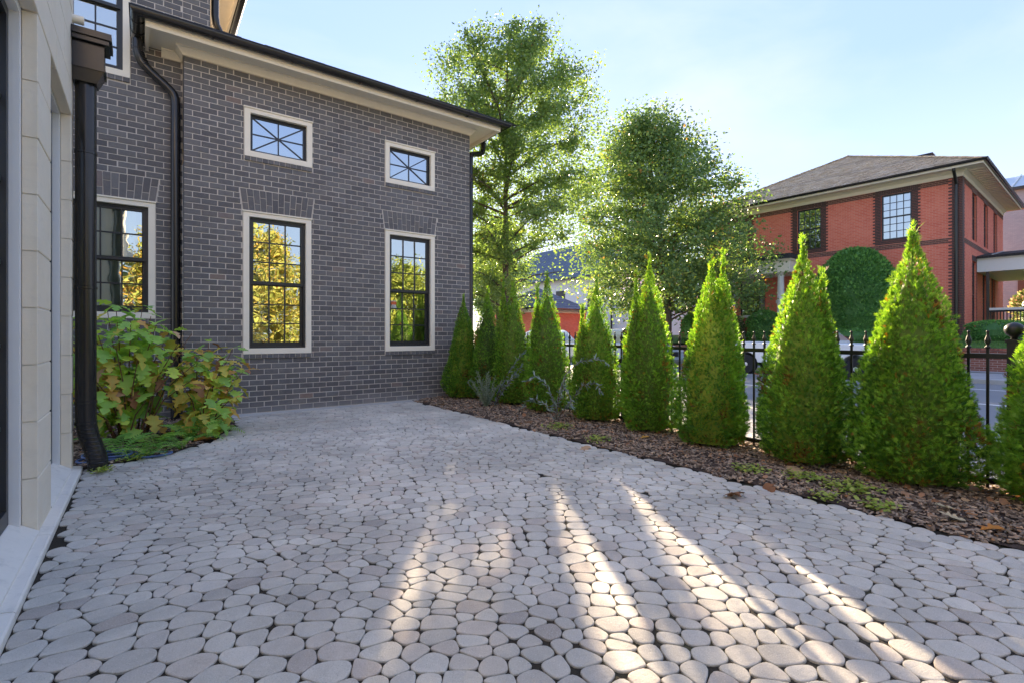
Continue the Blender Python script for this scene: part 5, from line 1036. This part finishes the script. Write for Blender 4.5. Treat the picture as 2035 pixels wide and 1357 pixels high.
# ------------------------------------------------------------------ vehicles
def arch_poly(top, x0, x1, zb, axles, r, zc):
    pts = [(x0, zb)]
    for ax in axles:
        h = math.sqrt(max(0, r*r-(zb-zc)**2)); a0 = math.atan2(zb-zc, -h); a1 = math.atan2(zb-zc, h)
        n = 12; a0 = PI-math.asin((zb-zc)/r); a1 = math.asin((zb-zc)/r)
        pts += [(ax+r*math.cos(a0+(a1-a0)*i/n), zc+r*math.sin(a0+(a1-a0)*i/n)) for i in range(n+1)]
    pts.append((x1, zb)); return pts+top
SIDE = Matrix(((1, 0, 0, 0), (0, 0, 1, 0), (0, 1, 0, 0), (0, 0, 0, 1)))   # (p,q,t) -> x=p, z=q, y=t
def wheel(parent, x, y, r, wd=.22):
    w = MB(); prof = [(.60*r, -wd/2), (.90*r, -wd/2), (.98*r, -wd*.36), (r, -wd*.2), (r, wd*.2), (.98*r, wd*.36), (.90*r, wd/2), (.60*r, wd/2)]
    RX = Matrix.Rotation(PI/2, 4, 'X'); w.lathe(prof, n=28); w.v = [tuple(RX @ Vector(p)) for p in w.v]; t = w.build('wheel', M['tyre'], parent, 'auto'); t.location = (x, y, r)
    s = 1 if y > 0 else -1
    w = MB(); w.lathe([(.62*r, -.02), (.62*r, .105), (.57*r, .11), (.54*r, .085), (.30*r, .07), (.22*r, .09), (.20*r, .115), (.10*r, .12), (.001, .12)], n=28); w.v = [tuple(Matrix.Rotation(-s*PI/2, 4, 'X') @ Vector(p)) for p in w.v]; w.build('rim', M['rim'], t, 'auto')
    w = MB()
    for k in range(7):
        a = 2*PI*k/7; e = [(.43*r*math.cos(a)+.075*r*math.cos(b_)*math.cos(a)-.045*r*math.sin(b_)*math.sin(a)*1.6, .43*r*math.sin(a)+.075*r*math.cos(b_)*math.sin(a)+.045*r*math.sin(b_)*math.cos(a)*1.6) for b_ in [2*PI*i/10 for i in range(10)]]
        w.prism(e, .0, s*.082, SIDE)
    w.build('rim_slot', M['blackplastic'], t)
tr = empty('white_pickup', (18.25, 7.54, -.197), -PI/2, 'white pickup truck parked along the far kerb behind the fence', 'pickup truck')
w = MB(); poly = arch_poly([(2.70, .55), (2.66, .98), (2.45, 1.06), (.95, 1.13), (-2.62, 1.13)], -2.62, 2.72, .42, (-1.71, 1.71), .42, .36); w.prism(poly, -.93, .93, SIDE); bd = w.build('body', M['truckwhite'], tr)
m = bd.modifiers.new('soft', 'BEVEL'); m.width = .035; m.segments = 2; m.limit_method = 'ANGLE'
w = MB(); w.prism([(-.82, 1.135), (1.02, 1.135), (.42, 1.70), (.30, 1.74), (-.62, 1.74), (-.72, 1.70)], -.80, .80, SIDE); cb = w.build('cab', M['truckwhite'], tr); m = cb.modifiers.new('soft', 'BEVEL'); m.width = .05; m.segments = 2
for s in (-1, 1):
    for poly in ([(-.62, 1.18), (.02, 1.18), (.02, 1.62), (-.60, 1.62)], [(.08, 1.18), (.80, 1.18), (.34, 1.62), (.08, 1.62)]):
        w = MB(); w.prism(poly, s*.795, s*.806, SIDE); w.build('side_window', M['carglass'], tr)
    w = MB(); w.box(-.05, .12, .935*s-.004, .935*s+.012, .92, .96); w.build('door_handle', M['blackplastic'], tr)
    w = MB(); w.box(.72, .86, s*.95-.1*(s < 0), s*.95+.1*(s > 0), 1.16, 1.32); w.build('mirror', M['blackplastic'], tr)
    for x in (-1.71, 1.71): wheel(tr, x, s*.80, .345)
    w = MB(); w.box(2.60, 2.725, s*.78-.13, s*.78+.13, .78, .96); w.build('headlight', M['lampglass'], tr); w = MB(); w.box(-2.63, -2.55, s*.84-.08, s*.84+.08, .72, 1.05); w.build('tail_light', M['redlamp'], tr)
w = MB(); w.add([(1.0, -.72, 1.18), (1.0, .72, 1.18), (.50, .68, 1.66), (.50, -.68, 1.66)], [(0, 1, 2, 3)]); w.v = [(x+.012, y, z+.012) for x, y, z in w.v]; w.build('windscreen', M['carglass'], tr, fix=False)
w = MB(); w.box(2.62, 2.82, -.9, .9, .45, .62); w.build('bumper', M['rim'], tr); w = MB(); w.box(2.68, 2.735, -.5, .5, .70, .95); w.build('grille', M['blackplastic'], tr); w = MB(); w.box(-2.78, -2.6, -.85, .85, .48, .62); w.build('bumper', M['rim'], tr); w = MB(); w.box(-2.3, 2.3, -.6, .6, .30, .50); w.build('chassis', M['blackplastic'], tr)
def car(name, x, y, mat, label):
    c = empty(name, (x, y, -.197), -PI/2, label, 'car', 'cars parked along the far kerb')
    w = MB(); poly = arch_poly([(2.15, .55), (2.10, .82), (1.05, 1.0), (-2.0, 1.05), (-2.1, .9)], -2.12, 2.18, .30, (-1.32, 1.34), .38, .32); w.prism(poly, -.88, .88, SIDE); b_ = w.build('body', mat, c); m = b_.modifiers.new('soft', 'BEVEL'); m.width = .05; m.segments = 2
    w = MB(); w.prism([(-1.95, 1.02), (1.10, 1.0), (.35, 1.56), (.1, 1.64), (-1.2, 1.64), (-1.65, 1.5)], -.72, .72, SIDE); b_ = w.build('cabin', mat, c); m = b_.modifiers.new('soft', 'BEVEL'); m.width = .07; m.segments = 2
    for s in (-1, 1):
        for poly in ([(-1.6, 1.06), (-.75, 1.06), (-.75, 1.52), (-1.35, 1.52)], [(-.68, 1.06), (.1, 1.06), (.1, 1.54), (-.68, 1.54)], [(.16, 1.06), (.82, 1.06), (.28, 1.50), (.16, 1.52)]):
            w = MB(); w.prism(poly, s*.715, s*.727, SIDE); w.build('side_window', M['carglass'], c)
        for xx in (-1.32, 1.34): wheel(c, xx, s*.76, .32)
        w = MB(); w.box(2.03, 2.17, s*.66-.15, s*.66+.15, .64, .80); w.build('headlight', M['lampglass'], c)
    w = MB(); w.add([(1.06, -.66, 1.05), (1.06, .66, 1.05), (.42, .62, 1.52), (.42, -.62, 1.52)], [(0, 1, 2, 3)]); w.v = [(a+.015, b_, z+.015) for a, b_, z in w.v]; w.build('windscreen', M['carglass'], c, fix=False)
    w = MB(); w.box(2.1, 2.2, -.4, .4, .45, .65); w.build('grille', M['blackplastic'], c)
car('parked_car', 18.2, 15.1, M['carblue'], 'pale blue parked car glimpsed left of a tall evergreen'); car('parked_car', 18.2, 20.6, M['truckwhite'], 'white parked car glimpsed below the brick outbuilding')

# ------------------------------------------------------------------ oakleaf hydrangea, ferns, hose
def lobed(seed, lobes=5, L=1.0, W=.42, droop=.22, fold=.16, curl=0.0):
    """lobed leaf: rib along +y, outline built lobe by lobe, folded at the rib and drooping"""
    g = random.Random(seed); side = []
    for i in range(lobes):
        f = (i+.5)/lobes; env = W*(math.sin(PI*min(1, f*.92+.10))**.7)*(1.0 if i else .85); y = f*L*.92
        side += [(env*.50*g.uniform(.85, 1.15), y-.085*L), (env*1.0*g.uniform(.9, 1.12), y+.01*L), (env*.86, y+.075*L)]
    side.append((.03, L)); n = len(side)
    def zz(x, y): return -droop*(y/L)**2-.0+fold*abs(x)-curl*(x*x)*3+.018*math.sin(y*17+x*11)
    v = [(0, 0, 0)]+[(0, y, zz(0, y)) for _, y in side]; ve = [1]*(n+1); ed = [0]*(n+1); f = []
    for s in (1, -1):
        b_ = len(v)
        for x, y in side:
            v.append((s*x, y+.10*L*x/W*.5, zz(x, y))); ve.append(0); ed.append(1)
        for i in range(n-1):
            q = (1+i, b_+i, b_+i+1, 2+i); f.append(q if s > 0 else q[::-1])
        q = (0, b_, 1); f.append(q if s > 0 else q[::-1])
    return v, f, ve, ed
def leafmesh(mat, seed, **kw):
    v, f, ve, ed = lobed(seed, **kw); me = bpy.data.meshes.new('leaf'); me.from_pydata(v, [], f); me.update()
    for nm, a in (('vein', ve), ('edge', ed)): at = me.attributes.new(nm, 'FLOAT', 'POINT'); at.data.foreach_set('value', np.array(a, dtype=np.float32))
    me.polygons.foreach_set('use_smooth', [True]*len(me.polygons)); me.materials.append(mat); return me
HG = [leafmesh(M['hydgreen'], s, lobes=3 if s % 2 else 4, W=.46, droop=.15+.12*(s % 3), fold=.10+.11*(s % 3), curl=.25*(s % 2)) for s in range(5)]
HT = [leafmesh(M['hydturn'], 20+s, lobes=3 if s % 2 else 4, W=.44, droop=.25+.12*s, fold=.2) for s in range(4)]
HD = [leafmesh(M['deadleaf'], 40+s, lobes=3, W=.36, droop=.5, fold=.5, curl=.3) for s in range(3)]
def hydrangea(loc, label, stems, seed, turn, size):
    g = random.Random(seed); t = empty('hydrangea', loc, 0, label, 'shrub', 'oakleaf hydrangeas in the corner bed'); count = 0; cnt = 0
    for (tx, ty, tz) in stems:
        base = Vector((tx*.22+g.uniform(-.05, .05), ty*.3+g.uniform(-.05, .05), 0)); tip = Vector((tx, ty, tz)); mid = base.lerp(tip, .55)+Vector((-tx*.10, -ty*.1, tz*.10)); w = MB(); P = [base, base.lerp(mid, .5), mid, mid.lerp(tip, .55), tip]; w.tube(P, [.009, .008, .007, .005, .004], 6); w.build('stem', M['twig'], t)
        nodes = max(5, int(tz/.092))
        for i in range(nodes):
            f = .20+.80*i/(nodes-1); p = (base.lerp(mid, f/.55) if f < .55 else mid.lerp(tip, (f-.55)/.45)); top = i == nodes-1
            a0 = i*PI/2+g.uniform(-.5, .5)
            for k in range(4 if top else 2):
                a = a0+(PI*k if not top else PI/2*k)+g.uniform(-.35, .35); el = g.uniform(-.85, .10)+(.45 if top else 0)
                d = Vector((math.cos(a)*math.cos(el), math.sin(a)*math.cos(el)-.18, math.sin(el))); L = g.uniform(.8, 1.25)*size*(.85 if top else 1.0)*(.85+.3*(1-f)); pt = d*g.uniform(.03, .08)
                kind = g.random(); low = 1-f
                me = g.choice(HD) if kind < turn*.10 else (g.choice(HT) if kind < turn*(1.0 if low > .25 or turn > .4 else .55) else g.choice(HG))
                if count >= 296: continue
                o = bpy.data.objects.new('leaf', me); o.location = p+pt; q = (d+Vector((0, 0, -.12))).to_track_quat('Y', 'Z'); o.rotation_mode = 'QUATERNION'; o.rotation_quaternion = q @ Quaternion((0, 1, 0), g.uniform(-.45, .45)); o.scale = (L, L, L); link(o, t); count += 1
st = [(-.55, -.05, 1.15), (-.38, .25, 1.35), (-.25, -.28, 1.18), (-.12, .1, 1.52), (.02, -.22, 1.34), (.12, .25, 1.50), (.25, -.12, 1.30), (.38, .15, 1.22), (.48, -.2, .98), (-.55, -.3, .85), (-.3, -.45, .78), (.08, -.48, .92), (.35, -.45, .75), (-.3, -.55, .45), (.15, -.6, .5), (-.6, .25, 1.25), (.55, .2, 1.05), (-.1, -.40, 1.05), (-.42, -.45, .62), (.62, -.1, .85), (.6, -.35, .7), (.2, .1, 1.4), (-.2, .3, 1.45), (-.5, 0, .95), (.6, .05, 1.2), (.45, -.3, 1.1)]
hydrangea((-.13, 7.05, 0), 'large green oakleaf hydrangea below the window by the thick downspout', st, 61, .25, .20)
st = [(-.25, .1, .92), (-.05, -.15, .95), (.10, .15, 1.08), (.25, -.1, .88), (.36, .12, 1.0), (.45, -.05, .72), (.05, -.38, .55), (-.2, -.35, .62), (.28, -.35, .42), (.42, .25, .85), (-.05, -.55, .34), (.15, -.6, .28), (-.3, -.1, .8), (-.1, .2, 1.0), (.2, .2, .6)]
hydrangea((.56, 7.12, 0), 'smaller hydrangea turning yellow and rust against the charcoal brick', st, 62, .48, .18)
# ferns
def frond(seed):
    g = random.Random(seed); v = []; f = []; n = 15
    for i in range(n):
        t = (i+.5)/n; y = t; z = .95*t-.85*t*t; w = .22*math.sin(PI*min(1, t*.86+.12))**.9+.01
        for s in (1, -1):
            b_ = len(v); v += [(0, y-.018, z), (0, y+.018, z), (s*w*.55, y+.055, z-.015), (s*w, y+.075, z-.05), (s*w*.55, y+.008, z-.02)]; f.append((b_, b_+4, b_+3, b_+2, b_+1) if s > 0 else (b_+1, b_+2, b_+3, b_+4, b_))
    for i in range(8):
        t = i/7; b_ = len(v); v += [(-.006, t, .95*t-.85*t*t+.002), (.006, t, .95*t-.85*t*t+.002)]
        if i: f.append((b_-2, b_-1, b_+1, b_))
    me = bpy.data.meshes.new('frond'); me.from_pydata(v, [], f); me.update(); me.materials.append(M['fern']); return me
FR = [frond(s) for s in range(3)]
fg = random.Random(9)
for (x, y, s, lab) in ((-.18, 6.22, .36, 'light green fern beside the blue hose, nearest the thick downspout'), (.10, 6.42, .34, 'fern spreading at the foot of the large hydrangea'), (.42, 6.62, .38, 'fern between the two hydrangeas'), (.05, 6.02, .24, 'small fern inside the loop of blue hose'), (.32, 6.22, .22, 'small fern beside the orange fallen leaf'), (.72, 6.92, .30, 'fern under the yellowing hydrangea')):
    t = empty('fern', (x, y, .005), 0, lab, 'fern', 'ferns in the corner bed')
    for k in range(8):
        o = bpy.data.objects.new('frond', fg.choice(FR)); o.rotation_euler = (fg.uniform(-.05, .55), fg.uniform(-.2, .2), k*PI/4+fg.uniform(-.3, .3)); q = s*fg.uniform(.75, 1.15); o.scale = (q, q, q); link(o, t)
# blue garden hose in loose loops
w = MB(); hp = []
for i in range(150):
    a = i/150*2*PI*3.6; r = .14+.045*math.sin(a*.37)+.02*math.sin(a*2.2); hp.append((-.27+r*1.15*math.cos(a), 6.10+r*.9*math.sin(a)+.0*i, .016+.008*i/30+.004*math.sin(a*3)))
e = Vector(hp[-1]); hp += [tuple(e+Vector((.06*i*.5, -.02*math.sin(i*.8), -.03*min(1, i/4)))) for i in range(1, 6)]
for i in range(1, 26): a = -.4+i/25*4.4; hp.append((.06+.17*math.sin(a)+.0, 6.03-.09*math.cos(a)-.02, .016))
w.tube(hp, .0105, 8); tag(w.build('garden_hose', M['hose'], smooth=True), 'blue garden hose lying in loose loops by the foot of the thick downspout', 'hose')

# ------------------------------------------------------------------ grey-leaved plants among the evergreens
NLV = np.array([(-.5, 0, 0), (.5, 0, 0), (.35, .6, .1), (0, 1, 0)])*np.array([.16, 1, 1]); NLF = np.array([(0, 1, 2, 3)])
def wispy(name, loc, stems, mat, leaf, per, seed, label, cat='shrub', group=None, wide=1.0):
    g = np.random.default_rng(seed); t = empty(name, loc, 0, label, cat, group); P = []; D = []
    for pts in stems:
        w = MB(); w.tube(pts, [.005*(1-.7*i/(len(pts)-1)) for i in range(len(pts))], 5); w.build('stem', M['twig'] if name == 'arching_shrub' else M['silver'], t); pts = [np.array(p) for p in pts]
        for i in range(len(pts)-1):
            d = pts[i+1]-pts[i]; L = np.linalg.norm(d); m = max(1, int(L*per)); s = g.random((m, 1)); P.append(pts[i]+d*s); D.append(d/L*.9+g.normal(0, .55, (m, 3)))
    P, D = np.concatenate(P), np.concatenate(D); v, f = scatter(NLV*np.array([wide, 1, 1]), NLF, frames(D, g.uniform(0, 6.28, len(P))), P, leaf*g.uniform(.6, 1.25, len(P)))
    tag(link(bpy.data.objects.new('foliage', npmesh('foliage', v, f, mat, np.repeat(g.random(len(P)), 4))), t), kind='stuff')
sg = random.Random(3); stems = []
for i in range(30):
    a = sg.uniform(0, 2*PI); L = sg.uniform(.25, .62); tilt_ = sg.uniform(.1, .6); d = Vector((math.cos(a)*math.sin(tilt_)-.12, math.sin(a)*math.sin(tilt_), math.cos(tilt_))); stems.append([(0, 0, 0), tuple(d*L*.5), tuple(d*L+Vector((0, 0, -.03)))])
wispy('grey_shrub', (4.42, 6.62, .03), stems, M['silver'], .045, 170, 71, 'grey green needle leaved shrub at the foot of the second evergreen')
stems = [[(0, 0, 0), (.0, -.05, .35), (.05, -.15, .65), (.12, -.36, .82), (.15, -.62, .86), (.15, -.80, .80)], [(0, 0, 0), (-.05, .0, .3), (-.10, .12, .52), (-.12, .32, .60), (-.12, .5, .5)], [(0, 0, 0), (-.05, -.1, .28), (-.1, -.25, .50), (-.1, -.36, .40), (-.1, -.42, .22)], [(0, 0, 0), (-.06, .1, .18), (-.10, .3, .28), (-.10, .5, .22), (-.12, .62, .10)], [(0, 0, 0), (.1, -.4, .5), (.12, -.62, .55), (.1, -.75, .42)]]
wispy('arching_shrub', (4.48, 5.02, .03), stems, M['bluegrey'], .075, 75, 72, 'blue grey leaved shrub arching across the lower middle evergreen', wide=1.5)
stems = [[(0, 0, 0), (.05, -.1, .3), (.12, -.22, .55), (.18, -.42, .80), (.22, -.62, .95)], [(0, 0, 0), (.05, -.2, .3), (.10, -.42, .55), (.12, -.62, .72)], [(0, 0, 0), (.05, -.05, .25), (.1, -.3, .42), (.1, -.6, .62)]]
wispy('arching_shrub', (4.55, 6.60, .03), stems, M['bluegrey'], .07, 85, 73, 'grey leafy branch arching up in front of the twin tipped evergreen', wide=1.4)

# ------------------------------------------------------------------ creeping weeds and fallen leaves
WV = np.array([(0, 0, 0), (.42, .35, .08), (.38, .85, .05), (0, 1, -.02), (-.38, .85, .05), (-.42, .35, .08)]); WF = np.array([(0, 1, 2, 3), (0, 3, 4, 5)])
def weed(px, py, r, n, seed, label, z=.03):
    g = np.random.default_rng(seed); c = gp(px, py, z); n = int(n); a = g.uniform(0, 6.28, n); q = r*np.sqrt(g.random(n)); k = g.integers(0, 5, n); ca_ = np.stack([c.x+np.cos(k*1.3+seed)*r*.5+g.normal(0, r*.36, n), c.y+np.sin(k*1.3+seed)*r*.6+g.normal(0, r*.36, n)], 1)
    pos = np.stack([ca_[:, 0], ca_[:, 1], (bedz(ca_[:, 0]) if px > 700 else 0)+.010+g.uniform(0, .03, n)], 1); d = np.stack([np.cos(a), np.sin(a), g.uniform(-.1, .5, n)], 1)
    v, f = scatter(WV, WF, frames(d, g.normal(0, .3, n)), pos, .026*g.uniform(.6, 1.4, n)); o = link(bpy.data.objects.new('creeping_weed', npmesh('creeping_weed', v, f, M['weed'], np.repeat(g.random(n), 6)))); tag(o, label, 'plant', 'lime green weeds creeping over the mulch', 'stuff')
for a in ((1110, 848, .16, 170, 1, 'lime green creeping weed below the lower middle evergreen, nearest the brick wall'), (1190, 872, .13, 110, 2, 'lime green creeping weed at the paving edge below the sprig wrapped evergreen'), (1490, 934, .12, 110, 3, 'lime green weed sprig left of the big tan leaf'),
          (1595, 948, .12, 130, 4, 'lime green weed tuft right of the big tan leaf'), (1690, 972, .17, 260, 5, 'wide lime green weed patch between the two stoutest evergreens'), (1640, 985, .09, 80, 7, 'small lime green weed at the paving edge below the stout evergreen'), (1745, 1003, .10, 110, 6, 'bright lime weed clump at the paving edge before the largest evergreen'), (262, 905, .13, 150, 8, 'lime green weed fringe between the blue hose and the paving'), (205, 930, .08, 70, 9, 'lime green weed at the foot of the thick downspout')): weed(*a)
FL = [leafmesh(M['deadleaf'], 60+s, lobes=3, W=.5, droop=.25, fold=.35, curl=.6) for s in range(3)]; PL = leafmesh(M['paleleaf'], 71, lobes=4, W=.36, droop=-.25, fold=.35); OL = leafmesh(M['orangeleaf'], 72, lobes=3, W=.44, droop=.2, fold=.3)
def fallen(px, py, me, L, rz, label, rx=.0, ry=.0, z=0.0, group='fallen leaves on mulch and paving'):
    c = gp(px, py, z); zz = (bedz(c.x) if px > 800 and c.x > 3.9 else 0)+.022
    o = bpy.data.objects.new('fallen_leaf', me); o.location = (c.x, c.y, zz); o.rotation_euler = (rx, ry, rz); o.scale = (L, L, L); link(o); tag(o, label, 'leaf', group)
for a in ((1478, 985, FL[0], .17, 1.2, 'curled brown leaf lying alone on the paving near the mulch', .25, .5), (1572, 938, FL[1], .19, 2.2, 'big tan leaf lying on the mulch before the stout evergreen', .2), (1598, 955, FL[2], .13, .4, 'small tan leaf beside a lime weed tuft'), (1517, 968, FL[2], .12, 2.6, 'rust brown leaf on the edge where mulch meets paving', .1, .9),
          (1895, 1024, PL, .13, 1.0, 'pale pointed leaf on the mulch, upper of the pale pair'), (1920, 1047, PL, .13, .2, 'pale pointed leaf on the mulch, lower of the pale pair'), (2000, 1065, OL, .12, .6, 'orange leaf on the mulch by the frame edge', .1), (1925, 975, OL, .15, 2.0, 'reddish orange leaf at the bottom rail of the fence', .1), (1990, 985, FL[0], .13, .3, 'tan leaf under the cut off evergreen'),
          (884, 806, FL[1], .20, .5, 'curled tan leaf on the mulch by the charcoal wall corner', .1, .3), (940, 813, FL[2], .15, 1.4, 'brown leaf on the mulch below the second evergreen'), (1052, 842, FL[0], .14, 2.2, 'tan leaf at the paving edge below the thin spiked evergreen'), (1172, 862, FL[2], .20, .9, 'reddish brown leaf between the two nearer wall weeds'), (1170, 889, FL[0], .17, 1.7, 'brown leaf at the edge of paving below the sprig wrapped evergreen'), (1292, 878, OL, .13, .9, 'orange leaf under the tall middle evergreen'),
          (385, 880, OL, .24, -1.2, 'orange leaf lying before the yellowing hydrangea', .1), (335, 893, FL[1], .17, .8, 'curled brown leaf left of the orange one by the bed edge', .2, .4), (1868, 1010, FL[2], .10, .3, 'small brown leaf above the pale pair'), (1790, 990, FL[1], .11, 2.9, 'small tan leaf at the foot of the largest evergreen')): fallen(*a)
n = 1500; g = np.random.default_rng(5); x = np.where(g.random(n) < .6, g.normal(4.95, .28, n), g.uniform(3.98, 6.1, n)); y = g.uniform(.2, 8.0, n)
v, f = scatter(WV, WF, frames(np.stack([g.normal(0, 1, n), g.normal(0, 1, n), g.normal(0, .25, n)], 1), g.normal(0, .5, n)), np.stack([x, y, np.where(x < 5.3, bedz(x), -.02)+.016], 1), np.where(g.random(n) < .75, .022, .05)*g.uniform(.5, 1.4, n))
tag(link(bpy.data.objects.new('leaf_litter', npmesh('leaf_litter', v, f, M['deadleaf'], np.repeat(g.random(n), 6)))), kind='stuff')
